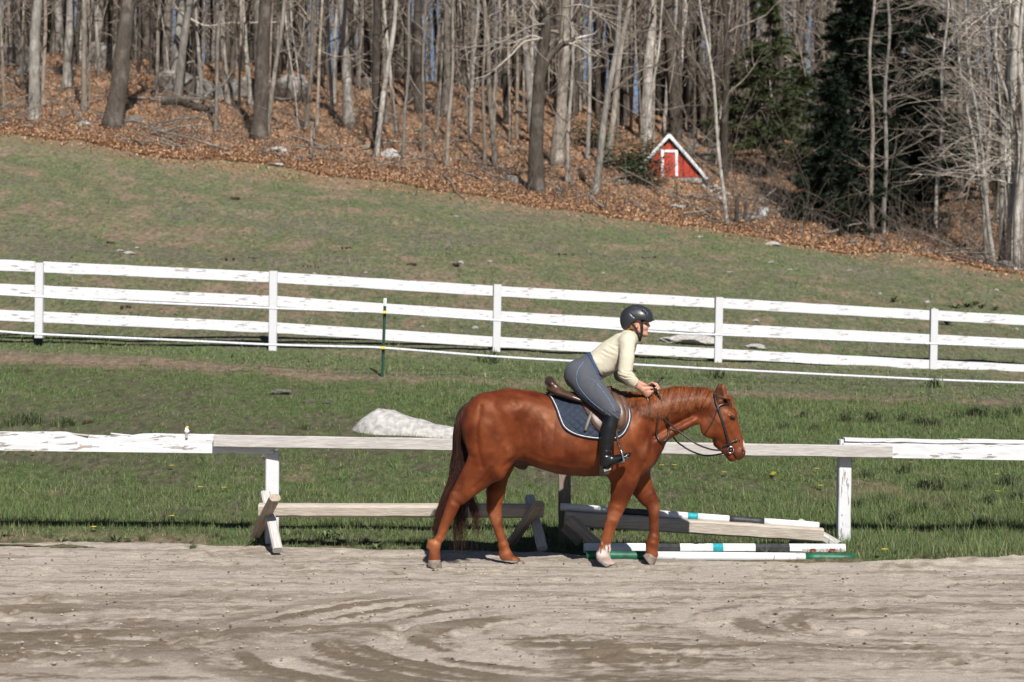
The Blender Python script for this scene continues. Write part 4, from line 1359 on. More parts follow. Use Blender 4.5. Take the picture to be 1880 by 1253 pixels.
def sleeve_folds(V):
    arm = sstep(-.155, -.19, V[:, 1]) * sstep(Z1(0, 200)[2], Z1(0, 260)[2], V[:, 2])
    u = V[:, 2] + .35 * V[:, 0] + (fbm(V * 14, 2, 21) - .5) * .06
    dens = sstep(Z1(0, 300)[2], Z1(0, 380)[2], V[:, 2])
    r1 = np.abs(np.sin(u * 125)) ** .7
    body = (1 - arm) * sstep(Z1(0, 215)[2], Z1(0, 255)[2], V[:, 2])
    q = (V[:, 0] * .62 + V[:, 2] * .95) + (fbm(V * 9, 2, 33) - .5) * .10
    r2 = np.abs(np.sin(q * 62)) ** .8
    return arm * (.15 + .85 * dens) * (r1 - .5) * .0075 * sstep(.30, .62, fbm(V * 11, 2, 77)) + body * (r2 - .5) * .0085 * sstep(.35, .6, fbm(V * 7, 2, 71))
cloth_part("shirt", SH, M_SHIRT, .006, (13, 13, 8), 4, 1, sleeve_folds)

# breeches
BR = Sdf((.40, -.44, 1.10), (.95, .44, 1.92), .0075)
BR.chain([(Z1(712, 364), 63 * U1, .170), (Z1(745, 337), 57 * U1, .156), (Z1(775, 318), 53 * U1, .142)], k=.02)
for s_ in (-1, 1):
    BR.ell(Z1(692, 362, .085 * s_), (.100, .094, .108), 0, k=.05)
    L = leg_points(s_)
    BR.chain([(p, h + .003, w_ + .003) for p, h, w_ in L] + [(Z1(846, 548, .338 * s_), 31 * U1, .052)], k=.035)
BRfull = BR.F.copy()
BR.clip(Z1(775, 318), (.86, 0, .50))
def crease(V):
    h = Z1(775, 372)
    r = np.sqrt((V[:, 0] - h[0]) ** 2 + (V[:, 2] - h[2]) ** 2)
    a = np.arctan2(V[:, 2] - h[2], V[:, 0] - h[0])
    k1 = sstep(.14, .02, r) * (np.abs(np.sin(a * 5.5 + fbm(V * 20, 2, 3) * 3)) - .5) * .009
    h = Z1(838, 530)
    r = np.sqrt((V[:, 0] - h[0]) ** 2 + (V[:, 2] - h[2]) ** 2)
    return k1 + sstep(.11, .03, r) * (np.abs(np.sin((V[:, 0] * .7 + V[:, 2]) * 110)) - .5) * .007
cloth_part("breeches", BR, M_BREECH, .0025, (22, 22, 14), 8, 1, crease)
WB = Sdf(BR.lo, (.95, .44, 1.92), .0075)
WB.F = BRfull - .0045
WB.clip(Z1(776, 323), (.90, 0, .43))
WB.clip(Z1(762, 335), (-.90, 0, -.43))
WB.clip(Z1(795, 386), (.1, 0, -1))
V, Q = WB.mesh(relax=1)
part("waistband", V, Q, M_WAIST, rider)
BR.F = BRfull
for pts in ([(725, 312), (700, 345), (692, 385), (706, 425), (748, 475), (790, 510), (824, 538)], [(742, 378), (775, 400), (806, 440), (836, 485), (853, 522)]):
    P = crom(pts, 50)
    for s_ in (-1, 1):
        W = np.array([Z1(x, y, s_ * .24) for x, y in P])
        yy, ok = rough_side(W[:, 0], W[:, 2], BR, s_, .001, .46)
        W[:, 1] = yy
        W = W[ok]
        part("seam", *tube(W, .0022, 5), M_SEAM, rider)
# boots
for s_ in (-1, 1):
    lo = Z1(775, 800, s_ * .365); hi = Z1(945, 505, s_ * .365)
    BT = Sdf((lo[0], min(s_ * .29, s_ * .44) if s_ > 0 else -.44, lo[2]), (hi[0], .44 if s_ > 0 else -.27, hi[2]), .0055)
    sp = shin_points(s_)
    BT.chain([(Z1(849, 516, s_ * .336), 27 * U1, .056)] + [(p, h + .002, w_) for p, h, w_ in sp], k=.012)
    BT.chain(foot_points(s_), k=.03)
    BT.ell(Z1(813, 745, s_ * .364), (.042, .034, .040), .2, k=.02)
    BT.clip(Z1(850, 524, s_ * .336), (-.10, 0, 1))
    V, Q = BT.mesh(relax=1)
    N = normals(V, Q)
    a0 = Z1(0, 640)[2]; a1 = Z1(0, 725)[2]
    m_ = sstep(a0, a0 - .06, V[:, 2]) * sstep(a1 + .01, a1 + .05, V[:, 2])
    V = V + N * (m_ * (fbm(V * np.array([14, 14, 34]), 2, 5) - .5) * .016)[:, None]
    bt = part("boot", V, Q, M_BOOT, rider)
    Y = s_ * .365
    P = [Z1(804, 764, Y), Z1(830, 764, Y), Z1(842, 752, Y), Z1(880, 737, Y), Z1(906, 722, Y), Z1(924, 711, Y)]
    b1 = part("sole", *tube(crom(P, 16), np.r_[.030, .036, np.full(10, .043), .04, .036, .028, .012], 8, flat=.16, lat=(0, 1, 0), twist=0), M_BOOT, bt)
    b2 = part("heel", *beam(Z1(809, 775, Y), Z1(838, 766, Y), .060, .020, .004), M_SOLE, bt)
    part("top_band", *tube(np.array([Z1(850, 526, s_ * .336) + np.array([.053 * math.cos(a), .056 * math.sin(a), .004 * math.cos(a)]) for a in np.linspace(0, 2 * math.pi, 28)]), .0035, 6), M_BOOT, bt)

# helmet
HM = Sdf(Z2(960, 420, 0) + np.array([0, -.15, 0]), Z2(1420, 95, 0) + np.array([0, .15, 0]), .005)
HM.ell(Z2(1178, 278), (170 * U2, .104, 156 * U2), -.12, k=.02)
HM.ell(Z2(1095, 300), (100 * U2, .092, 118 * U2), 0, k=.03)
HM.ell(Z2(1260, 265), (100 * U2, .090, 88 * U2), -.5, k=.05)
HM.seg(Z2(1060, 355, -.03), Z2(1060, 355, .03), 52 * U2, 52 * U2, .03, .03, k=.03, lat=(1, 0, 0))
HM.ell(Z2(1180, 305), (150 * U2, .091, 150 * U2), 0, k=.0, op='s')
HM.ell(Z2(1150, 400), (70 * U2, .2, 75 * U2), 0, k=.01, op='s')                 # cut over the neck
HM.ell(Z2(1215, 375), (105 * U2, .2, 88 * U2), 0, k=.01, op='s')                # opening round ear and face
HM.seg(Z2(1180, 440), Z2(1420, 380), 90 * U2, 70 * U2, .2, .2, k=.01, op='s')
for s_ in (-1, 1):
    for (x0, y0, x1, y1, yy, h) in ((1100, 215, 1160, 272, .108, 11), (1130, 162, 1200, 165, .083, 9), (1255, 190, 1300, 232, .086, 9), (1025, 262, 1038, 325, .088, 8)):
        HM.seg(Z2(x0, y0, yy * s_), Z2(x1, y1, yy * s_), h * U2, h * .45 * U2, .020, .012, k=.004, op='s')
V, Q = HM.mesh(relax=1)
hm = part("helmet", V, Q, M_HELMET, rider)
a = np.linspace(-1.35, 1.35, 25)
top = np.stack([Z2(1195, 0)[0] + 1.0 * (150 * U2) * np.cos(a), .088 * np.sin(a), Z2(0, 296)[2] + .012 * (np.cos(a) - 1) + .006 * np.cos(2 * a)], -1)
out = top.copy(); out[:, 0] += .036 * np.clip(np.cos(a), 0, 1) ** .6; out[:, 2] -= .010 * np.cos(a)
rows = np.stack([top + [0, 0, .005], out + [0, 0, .003], out - [0, 0, .003], top - [0, 0, .005]])
part("peak", rows.reshape(-1, 3), grid_faces(4, 25), M_HELMET, hm)
for s_ in (-1, 1):
    Yh = s_ * .083
    part("chin_strap", *tube(crom([Z2(1243, 300, Yh), Z2(1246, 400, s_ * .073), Z2(1238, 470, s_ * .058), Z2(1222, 530, s_ * .030), Z2(1216, 540, 0)], 20), .003, 8, flat=3.4, lat=(0, 1, 0), twist=math.pi / 2), M_RUBBER, hm)
    part("chin_strap", *tube(crom([Z2(1118, 322, s_ * .088), Z2(1160, 380, s_ * .078), Z2(1195, 450, s_ * .062), Z2(1214, 520, s_ * .034)], 20), .003, 8, flat=2.8, lat=(0, 1, 0), twist=math.pi / 2), M_RUBBER, hm)
    part("strap_guide", *sphere(Z2(1243, 372, s_ * .077), .011, 10, 8, (1, .4, 1.3)), M_RUBBER, hm)
    part("rivet", *sphere(Z2(1255, 280, s_ * .096), .005, 8, 6), M_VENT, hm)
# hair under the helmet
mb = MB()
for i in range(420):
    s_ = -1 if RNG.random() < .6 else 1
    p = Z2(1105 + RNG.normal(0, 24), 385 + RNG.normal(0, 10), s_ * min(.052, abs(RNG.normal(.035, .015))))
    m_ = p + np.array([RNG.normal(.004, .008), s_ * .006, -.022])
    e = p + np.array([RNG.normal(.012, .009), s_ * .004, -.040 - RNG.random() * .02])
    strand(mb, [p, m_, e], .0016, .0005, 3, 5)
for i in range(160):
    s_ = -1 if RNG.random() < .6 else 1
    p = Z2(1150 + RNG.normal(0, 14), 318 + RNG.normal(0, 8), s_ * .074)
    strand(mb, [p, p + np.array([-.004, s_ * .004, -.03]), p + np.array([RNG.normal(-.012, .01), 0, -.060])], .0014, .0005, 3, 5)
mb.build("hair", M_HAIR, rider)
for s_ in (-1, 1):
    part("eye", *sphere(Z2(1287, 343, s_ * .034), .0095), M_EYE, rider)  # near-black balls: the shadow of the eyes is put into their colour

# whip in the far hand
whip = empty("riding_crop", Z2(1390, 1050, .0), "black riding crop held upright in the rider's hands", "riding crop")
part("grip", *tube([Z2(1365, 1075, -.005), Z2(1470, 975, .0)], .0095, 10), M_RUBBER, whip)
part("cap", *tube([Z2(1468, 977, 0), Z2(1478, 967, 0), Z2(1496, 951, 0)], [.0095, .013, .013], 10), M_RUBBER, whip)
part("shaft", *tube([Z2(1368, 1072, -.005), Z2(1260, 1190, .05), Z2(1130, 1330, .12), Z2(1000, 1480, .2)], [.0045, .004, .0035, .003], 6), M_RUBBER, whip)
# ================================================================== WOOD
def bark(name, lo, hi, moss=None):
    t = NT(name)
    v = t.coord((5, 5, 1.1))
    n = t.noise(v, 3.0, 6, .65, .4)
    r = t.rand()
    c = t.ramp(n, [(.28, lo), (.70, hi)])
    blot = t.noise(t.coord((1, 1, .6)), 2.4, 4, .6)
    pale = tuple(min(.8, x * 1.35 + .03) for x in hi)
    c = t.mix(t.ramp(blot, [(.52, 0.0), (.66, .75)]), c, pale)
    c = t.mix(1.0, c, t.ramp(r, [(0, .50), (1, 1.25)]), 'MULTIPLY')
    if moss: c = t.mix(t.ramp(t.noise(t.coord(), 1.7, 3), [(.56, 0.0), (.70, .6)]), c, moss)
    t.bump(t.noise(t.coord((9, 9, 1.6)), 3, 5, .7), .05)
    return t.done(c, .92, .12)
M_BARK_G = bark("grey_bark", (.105, .088, .072), (.30, .262, .222), (.12, .115, .07))
M_BARK_P = bark("pale_bark", (.20, .178, .152), (.46, .425, .38))
M_BARK_D = bark("dark_bark", (.040, .033, .028), (.115, .095, .078), (.18, .17, .15))
M_TWIG = bark("twig_bark", (.14, .112, .088), (.32, .272, .222))
M_FARW = bark("far_bark_shaded", (.045, .036, .030), (.20, .165, .135))  # darkened bark: shade in the gaps between trees is put into the colour
M_TWIGP = bark("pale_twig_bark", (.30, .26, .215), (.48, .43, .37))

def wander(p0, dirv, L, n, r, amp=.10, grav=0.0, rng=None):
    rng = rng or RNG
    d = np.asarray(dirv, float); d /= np.linalg.norm(d)
    P = [np.asarray(p0, float)]
    for i in range(n - 1):
        d = d + rng.normal(0, amp, 3) + np.array([0, 0, grav])
        d /= np.linalg.norm(d)
        P.append(P[-1] + d * L / (n - 1))
    return np.array(P)

def trunk_path(base, H, lean, rng, wob=.05):
    n = 15
    t = np.linspace(0, 1, n)
    ph = rng.uniform(0, 6.28, 4)
    x = lean[0] * t * H + wob * H * .25 * (np.sin(t * 5 + ph[0]) - math.sin(ph[0])) * t ** .7 * .5 + .012 * H * np.sin(t * 17 + ph[2]) * t
    y = lean[1] * t * H + wob * H * .25 * (np.sin(t * 5 + ph[1]) - math.sin(ph[1])) * t ** .7 * .5
    return np.stack([base[0] + x, base[1] + y, base[2] - .15 + t * H], -1)

def add_branches(mb, P, R, nb, t0, rng, spread=.8, Lf=.28, fine=3, rise=.5, minr=.008, rk=1.0):
    H = P[-1][2] - P[0][2]
    for k in range(nb):
        t = t0 + (1 - t0) * rng.uniform(0, 1) ** 1.0 * .97
        i = t * (len(P) - 1); j = int(i); f = i - j
        p = P[j] * (1 - f) + P[min(j + 1, len(P) - 1)] * f
        r = np.interp(t, np.linspace(0, 1, len(R)), R) * rng.uniform(.22, .48) * rk
        az = rng.uniform(0, 6.283)
        d = np.array([math.cos(az) * spread, math.sin(az) * spread, rise + rng.normal(0, .28)])
        L = H * Lf * rng.uniform(.4, 1.1) * (1.1 - .6 * t)
        B = wander(p, d, L, 7, r, .16, .04, rng)
        mb.add(tube(B, np.linspace(max(r, minr), minr * .55, 7), 5, cap=False))
        for q in range(fine):
            m = rng.integers(1, 6)
            az2 = rng.uniform(0, 6.283)
            dd = (B[min(m + 1, 6)] - B[m - 1]); dd /= np.linalg.norm(dd)
            d2 = dd * .8 + np.array([math.cos(az2), math.sin(az2), .25 + rng.normal(0, .3)]) * .75
            T = wander(B[m], d2, L * rng.uniform(.25, .6), 5, 0, .2, .03, rng)
            mb.add(tube(T, np.linspace(max(minr * .9, r * .4), minr * .45, 5), 4, cap=False))
            if fine > 3:
                for _ in range(2):
                    T2 = wander(T[rng.integers(1, 4)], d2 + rng.normal(0, .6, 3), L * .22, 4, 0, .25, .02, rng)
                    mb.add(tube(T2, np.linspace(minr * .6, minr * .35, 4), 3, cap=False))

def bare_tree(base, width, H, lean=(0, 0), mat=M_BARK_G, twig=M_TWIG, nb=16, t0=.22, seed=0, name="bare_tree", label="", cat="tree", group=None,
              fine=3, flare=1.35, path=None, Lf=.26, wob=.05, minr=.012, limbs=(), taper=.72, spread=.8, rise=.5, rk=1.0):
    rng = np.random.default_rng(seed)
    root = empty(name, base, label, cat, group)
    P = trunk_path(base, H, lean, rng, wob) if path is None else np.asarray(path, float)
    n = len(P)
    t = np.linspace(0, 1, n)
    R = width / 2 * (1 - taper * t ** .9)
    P2 = crom(P, n * 3); t2 = np.linspace(0, 1, len(P2))
    R2 = np.interp(t2, t, R) * (1 + (flare - 1) * np.exp(-(P2[:, 2] - P2[0, 2]) / (width * 1.3 + .05)))
    V, Fa = tube(P2, R2, 12 if width > .12 else 7)
    c = np.repeat(P2, 12 if width > .12 else 7, 0)
    nz = (fbm(V * np.array([5, 5, 1.6]), 3, seed % 97) - .5)
    m_ = len(V) - len(c)
    cc = np.concatenate([c[:m_ // 2], c, c[-(m_ - m_ // 2):]]) if m_ else c
    V = V + (V - cc) * nz[:, None] * .40
    part("trunk", V, Fa, mat, root)
    mb = MB()
    add_branches(mb, P, R, nb, t0, rng, fine=fine, Lf=Lf, minr=minr, spread=spread, rise=rise, rk=rk)
    if nb:
        o = mb.build("twigs", twig, root); o['kind'] = "stuff"
    for (pts, r0, r1) in limbs:
        L = crom(pts, 24)
        o = part("limb", *tube(L, np.linspace(r0, r1, 24), 8), mat if r0 > .05 else twig, root)
        tm = MB()
        for q in range(10):
            m = rng.integers(5, 23)
            dd = L[m] - L[m - 3]; dd /= np.linalg.norm(dd)
            T = wander(L[m], dd + rng.normal(0, .55, 3), rng.uniform(.5, 1.5), 6, 0, .18, .02, rng)
            tm.add(tube(T, np.linspace(max(.008, r1 * .7), .005, 6), 4, cap=False))
        tm.build("twigs", twig, o)['kind'] = "stuff"
    return root

def fd(px, py):
    """a point of the wood floor under a photo pixel"""
    p = GP(px, py); p[2] = float(floor_z(np.array([p[0]]), np.array([p[1]]))[0])
    return p
# hand placed trees: base px, base py, width px, px of the axis at the top edge of the photo, bark, branches, label
TR = [
 (62, 222, 25, 66, 'P', 10, "pale straight trunk nearest the left edge of the pasture with a dark base"),
 (122, 170, 19, 127, 'P', 8, "pale smooth trunk between the two left rocks on the leafy slope"),
 (149, 122, 23, 152, 'P', 9, "pale trunk standing in front of the left rock ledge"),
 (176, 128, 12, 188, 'G', 8, "thin grey trunk just right of the left rock ledge"),
 (205, 236, 38, 238, 'D', 12, "dark leaning trunk with forked foot at the left pasture edge"),
 (395, 246, 9, 404, 'P', 8, "thin pale sapling in front of the left rock outcrop"),
 (474, 262, 33, 488, 'D', 12, "stout grey trunk with shaded foot beside the white stone"),  # dark bark stands in for the shadows on this grey trunk
 (489, 262, 11, 520, 'G', 6, "thin grey trunk touching the stout grey trunk"),
 (286, 192, 9, 292, 'G', 7, "slim grey tree left of the rock outcrop"),
 (302, 152, 18, 308, 'G', 9, "grey trunk directly above the rock outcrop"),
 (330, 110, 16, 372, 'P', 9, "pale trunk leaning right on the ridge above the outcrop"),
 (420, 100, 14, 440, 'P', 8, "pale trunk on the ridge beside a fallen pale log"),
 (562, 236, 10, 578, 'G', 8, "slim grey tree below the fallen pale log"),
 (612, 197, 10, 618, 'P', 7, "slim pale tree right of the fallen pale log"),
 (690, 289, 12, 724, 'P', 8, "pale thin curved tree left of the white boulder"),
 (740, 293, 8, 752, 'P', 8, "thin pale sapling right of the white boulder"),
 (776, 282, 7, 780, 'G', 8, "very thin grey sapling up the slope from the white boulder"),
 (820, 306, 9, 832, 'G', 9, "slender grey tree at the middle of the pasture edge"),
 (863, 252, 10, 873, 'P', 8, "pale straight slender tree above the middle pasture edge"),
 (818, 212, 24, 822, 'G', 9, "broad brown-grey trunk deep behind the middle pasture edge"),
 (905, 262, 9, 915, 'G', 9, "slim grey tree left of the black limbed oak"),
 (1022, 305, 27, 1042, 'G', 10, "grey trunk close behind the black limbed oak"),
 (1041, 342, 9, 1050, 'P', 8, "thin pale tree right of the black limbed oak"),
 (1092, 362, 16, 1138, 'P', 9, "pale leaning tree with a forked foot right of the oak"),
 (1112, 318, 15, 1150, 'G', 8, "grey leaning tree left of the red root cellar shrub"),
 (1186, 254, 25, 1194, 'P', 9, "big pale trunk up the slope left of the red gable"),
 (1216, 245, 9, 1240, 'P', 7, "thin pale tree behind the peak of the red gable"),
 (1336, 417, 9, 1290, 'P', 12, "thin bowed sapling right of the red gable at the pasture edge"),
 (1352, 205, 18, 1384, 'P', 9, "mottled pale trunk leaning right above the red gable"),
 (1452, 255, 22, 1474, 'P', 8, "mottled pale trunk behind the green pine"),
 (1531, 210, 44, 1532, 'P', 4, "very thick pale trunk left of the dark evergreens"),
 (1601, 446, 11, 1598, 'G', 14, "left one of two straight thin trunks before the dark evergreens"),
 (1621, 440, 11, 1634, 'P', 14, "right one of two straight thin trunks before the dark evergreens"),
 (1716, 442, 10, 1737, 'P', 14, "thin grey tree between the dark evergreens and the right clump"),
 (1822, 468, 9, 1742, 'P', 16, "thin tree leaning left beside the right clump of stems"),
 (1475, 300, 9, 1480, 'G', 10, "thin grey tree before the green pine"),
 (1567, 400, 7, 1560, 'G', 12, "thin dark pole left of the two straight thin trunks"),
 (1180, 300, 7, 1215, 'P', 8, "thin leaning sapling over the shrub beside the red gable"),
]
for i, (bx, by, wpx, tx, b, nb, lab) in enumerate(TR):
    p = fd(bx, by); d = p[1] - CAM_Y
    wid = max(.06, wpx * .86 * d / FPX)
    zt = CAM_Z + 626.5 / FPX * d
    h = zt - p[2]
    H = 8 + wid * 14 + (i * 37 % 10) * .25
    H = max(H, h + 2.5)
    lean = ((tx - bx) / FPX * d / h, 0)
    m_ = dict(P=M_BARK_P, G=M_BARK_G, D=M_BARK_D)[b]
    bare_tree(p, wid, H, lean, m_, M_TWIG, int(nb * (2.2 if bx > 1550 else 1.3)), .12 if wid < .25 else .25, 100 + i, "bare_tree", lab, "tree", "bare trees along the edge of the wood",
              fine=4 if bx > 1250 else 3, wob=.022 if wpx > 15 else .04, rk=.5 if bx > 1550 else 1.0, minr=.0055 if bx > 1550 else .010, Lf=.17 if bx > 1550 else .24, rise=.12 if bx > 1550 else .5, spread=1.0 if bx > 1550 else .8)
# the black limbed oak
p = fd(985, 362); d = p[1] - CAM_Y
def L3(pts, dd=0): return [PX(x, y, d + dd + k) for (x, y, *r) in pts for k in [r[0] if r else 0]]
path = [p - [0, 0, .2]] + L3([(984, 300), (986, 220), (990, 150), (995, 100), (1003, 55), (1000, 10), (996, -60), (1004, -160), (1000, -260)])
bare_tree(p, 30 * d / FPX, 10, mat=M_BARK_D, twig=M_TWIGP, nb=8, t0=.6, seed=77, path=path, label="black trunked oak with one thick crooked limb and long pale boughs", cat="tree", group="bare trees along the edge of the wood", minr=.012,
          limbs=[(L3([(992, 150), (1005, 110), (1028, 85), (1045, 78), (1062, 66, .6)]), .13, .05),
                 (L3([(1004, 45), (985, 46, -.4), (955, 58, -.8), (925, 75, -1.1), (885, 85, -1.3), (838, 92, -1.5)]), .035, .010),
                 (L3([(1004, 75), (975, 66, -.4), (945, 78, -.8), (915, 82, -1.1)]), .030, .009),
                 (L3([(990, 72, -.3), (962, 78, -.6), (940, 100, -.9), (920, 118, -1.1), (895, 138, -1.3), (870, 145, -1.5)]), .032, .010),
                 (L3([(1008, 35), (1030, 27, -.4), (1050, 45, -.7), (1062, 75, -.9), (1090, 92, -1.1), (1130, 102, -1.3)]), .030, .009),
                 (L3([(1035, 14, -.2), (1070, 10, -.6), (1105, 28, -.9), (1145, 38, -1.2)]), .026, .010),
                 (L3([(996, -20), (1040, -60, .5), (1100, -120, 1)]), .10, .03)])
# boughs reaching in at the upper left
p = fd(352, 185); d = p[1] - CAM_Y
path = [p - [0, 0, .2]] + L3([(358, 130), (362, 80), (345, 40), (318, 5), (300, -60), (300, -160)])
bare_tree(p, .13, 9, mat=M_BARK_G, twig=M_TWIGP, nb=8, t0=.5, seed=78, path=path, label="crooked grey tree with long pale boughs above the left outcrop", cat="tree", group="bare trees along the edge of the wood",
          limbs=[(L3([(322, 15), (345, 32, -.5), (378, 48, -.9), (420, 43, -1.2), (470, 42, -1.4), (530, 40, -1.6)]), .05, .012),
                 (L3([(358, 112), (340, 118, -.4), (322, 132, -.7), (296, 136, -.9), (278, 132, -1.1)]), .04, .012)])
# clump of many stems on the right
p = fd(1852, 492); d = p[1] - CAM_Y
root = empty("multi_stem_tree", p, "clump of many pale grey stems with spreading boughs at the right edge", "tree")
rng = np.random.default_rng(5)
for k, (bx, by, tx, w_) in enumerate(((1812, 478, 1800, 8), (1828, 484, 1772, 9), (1836, 482, 1822, 10), (1843, 486, 1842, 12), (1852, 488, 1856, 11), (1862, 490, 1838, 10), (1868, 494, 1880, 16), (1874, 492, 1902, 13), (1856, 484, 1812, 8))):
    q = GP(bx, by); q[2] = float(floor_z(np.array([q[0]]), np.array([q[1]]))[0]); dq = q[1] - CAM_Y
    P = crom([q - [0, 0, .2], PX(bx + (tx - bx) * .15 + rng.normal(0, 5), 400, dq), PX(bx + (tx - bx) * .45 + rng.normal(0, 7), 250, dq), PX(bx + (tx - bx) * .75 + rng.normal(0, 7), 100, dq), PX(tx, -20, dq), PX(tx + (tx - bx) * .3, -200, dq)], 18)
    R = np.linspace(w_ * dq / FPX / 2, .02, 18)
    st = part("stem", *tube(P, R, 9), M_BARK_P, root)
    mb = MB()
    for q_ in range(15):
        t = rng.uniform(.22, .98); j = int(t * 17)
        az = rng.normal(math.pi, 1.0)
        B = wander(P[j], (math.cos(az), math.sin(az) * .6 - .15, rng.normal(.30, .35)), rng.uniform(1.2, 3.6), 9, 0, .11, -.012, rng)
        mb.add(tube(B, np.linspace(.016, .005, 9), 5, cap=False))
        for _ in range(5):
            T = wander(B[rng.integers(2, 8)], (math.cos(az), rng.normal(0, .4), rng.normal(.15, .5)), rng.uniform(.4, 1.3), 6, 0, .18, 0, rng)
            mb.add(tube(T, np.linspace(.008, .003, 6), 4, cap=False))
    mb.build("twigs", M_TWIGP, st)['kind'] = "stuff"

# trees deeper in the wood: twelve kinds, copied
protos = []
for k in range(12):
    rng = np.random.default_rng(300 + k)
    wid = [.22, .14, .28, .09, .18, .06, .25, .11, .07, .33, .05, .15][k]
    r = bare_tree((0, 0, 0), wid, 10 + wid * 18, (rng.normal(0, .06), rng.normal(0, .05)), [M_BARK_G, M_BARK_P, M_BARK_D, M_TWIG][k % 4], M_TWIG, 15, .2, 300 + k,
                  "bare_tree", "bare slender tree standing deep in the wood" if wid < .2 else "bare grey trunked tree standing deep in the wood", "tree", "bare trees deep in the wood", fine=3, minr=.013, wob=.035)
    protos.append(r)
rng = np.random.default_rng(9)
placed = []
def copy_thing(root, loc, rz, sc=1.0):
    r = root.copy(); S.collection.objects.link(r)
    r.location = [float(c) for c in loc]; r.rotation_euler = (0, 0, rz); r.scale = (sc, sc, sc)
    for ch in root.children:
        c = ch.copy(); S.collection.objects.link(c); c.parent = r
        for g_ in ch.children:
            e = g_.copy(); S.collection.objects.link(e); e.parent = c
    return r
n_ = 0
while n_ < 235:
    u = rng.uniform(-.285, .285); 
    d = EDGE(u) + 4.5 + 36 * rng.uniform(0, 1) ** .8
    px = 940 + u * FPX
    if 1130 < px < 1320 and d < EDGE(u) + 12: continue
    if 1330 < px < 1790 and d < EDGE(u) + 21: continue
    if any(abs(u - a) * d < .7 and abs(d - b) < 1.5 for a, b in placed): continue
    placed.append((u, d))
    x, y = u * d, d + CAM_Y
    z = float(floor_z(np.array([x]), np.array([y]))[0])
    pr = protos[n_] if n_ < 12 else protos[rng.integers(0, 12)]
    if n_ < 12:
        pr.location = (x, y, z)
    else:
        copy_thing(pr, (x, y, z), rng.uniform(0, 6.283), rng.uniform(.8, 1.2))
    n_ += 1
MARKS = [(62, "the pale trunk nearest the left edge"), (205, "the dark leaning trunk"), (302, "the grey trunk above the outcrop"), (474, "the stout grey trunk"), (612, "the slim pale tree"), (690, "the pale curved tree"),
         (818, "the broad brown-grey trunk"), (985, "the black limbed oak"), (1186, "the big pale trunk"), (1336, "the thin bowed sapling"), (1452, "the green pine"), (1601, "the two straight thin trunks"), (1716, "the thin dark evergreen"), (1852, "the right clump of stems")]
_deep = [o for o in S.objects if o.get('group') == "bare trees deep in the wood"]
relabel(_deep, lambda o: "slender deep wood tree" if 'slender' in o['label'] else "grey deep wood trunk", MARKS)
# the wood behind them that reads as one mass of stems and twigs
mb = MB(); mt = MB()
for k in range(960):
    u = rng.uniform(-.36, .36); d = rng.uniform(EDGE(u) + 22, 165)
    x, y = u * d, d + CAM_Y
    z = float(TZ(u, d)) - .5
    H = rng.uniform(12, 22); wd = rng.choice([.06, .08, .1, .14, .18, .22, .30])
    P = trunk_path((x, y, z), H, (rng.normal(0, .05), 0), rng, .05)[::2]
    mb.add(tube(P, np.linspace(wd, wd * .3, len(P)), 5, cap=False))
for k in range(12000):
    u = rng.uniform(-.36, .36); d = rng.uniform(EDGE(u) + 14, 150)
    x, y = u * d, d + CAM_Y
    z = float(TZ(u, d)) + rng.uniform(.2, 15)
    T = wander((x, y, z), (rng.normal(0, .7), rng.normal(0, .4), rng.uniform(.2, 1.2)), rng.uniform(1.2, 4.5), 4, 0, .14, .02, rng)
    mt.add(tube(T, np.linspace(.020, .008, 4) * d / 95, 3, cap=False))
for k in range(160):
    u = rng.choice([-1, 1]) * rng.uniform(.29, .48); d = EDGE(u) + rng.uniform(1, 40)
    x, y = u * d, d + CAM_Y
    P = trunk_path((x, y, float(TZ(u, d)) - .5), rng.uniform(9, 18), (rng.normal(0, .05), 0), rng, .05)[::2]
    w0 = rng.choice([.05, .08, .12, .18])
    mb.add(tube(P, np.linspace(w0, w0 * .3, len(P)), 6, cap=False))
tag(mb.build("far_wood", M_FARW), kind="stuff")
tag(mt.build("far_wood_twigs", M_TWIG), kind="stuff")
# brushwood near the edge
mb = MB()
for k in range(3600):
    u = rng.uniform(-.30, .30) if k % 4 else rng.uniform(.10, .30)
    d = EDGE(u) + .4 + rng.uniform(0, 1) ** 1.6 * 22
    x, y = u * d, d + CAM_Y
    z = float(floor_z(np.array([x]), np.array([y]))[0])
    L = rng.gamma(2.2, .5) * (.95 if u > .10 else .8)
    T = wander((x, y, z), (rng.normal(0, .5), rng.normal(0, .4), 1), L, 5, 0, .18, .0, rng)
    mb.add(tube(T, np.linspace(.010, .004, 5), 3, cap=False))
    if L > 1:
        T2 = wander(T[2], (rng.normal(0, .9), rng.normal(0, .5), .6), L * .6, 4, 0, .2, 0, rng)
        mb.add(tube(T2, np.linspace(.007, .004, 4), 3, cap=False))
tag(mb.build("brushwood", M_TWIG), kind="stuff")

mb = MB()
for k in range(420):
    u = rng.uniform(-.29, .29); d = EDGE(u) + rng.uniform(.2, 1) ** 2 * 22
    x, y = u * d, d + CAM_Y
    a = rng.uniform(0, 6.283); L = rng.gamma(2, .6)
    xs = x + np.cos(a) * np.linspace(0, L, 5) + rng.normal(0, .04, 5); ys = y + np.sin(a) * np.linspace(0, L, 5) + rng.normal(0, .04, 5)
    zs = floor_z(xs, ys) + .06 + np.linspace(0, rng.uniform(0, .35) * L, 5)
    r0 = rng.choice([.012, .018, .03, .045])
    mb.add(tube(np.stack([xs, ys, zs], -1), np.linspace(r0, r0 * .4, 5), 5, cap=False))
tag(mb.build("fallen_sticks", M_TWIGP), kind="stuff")
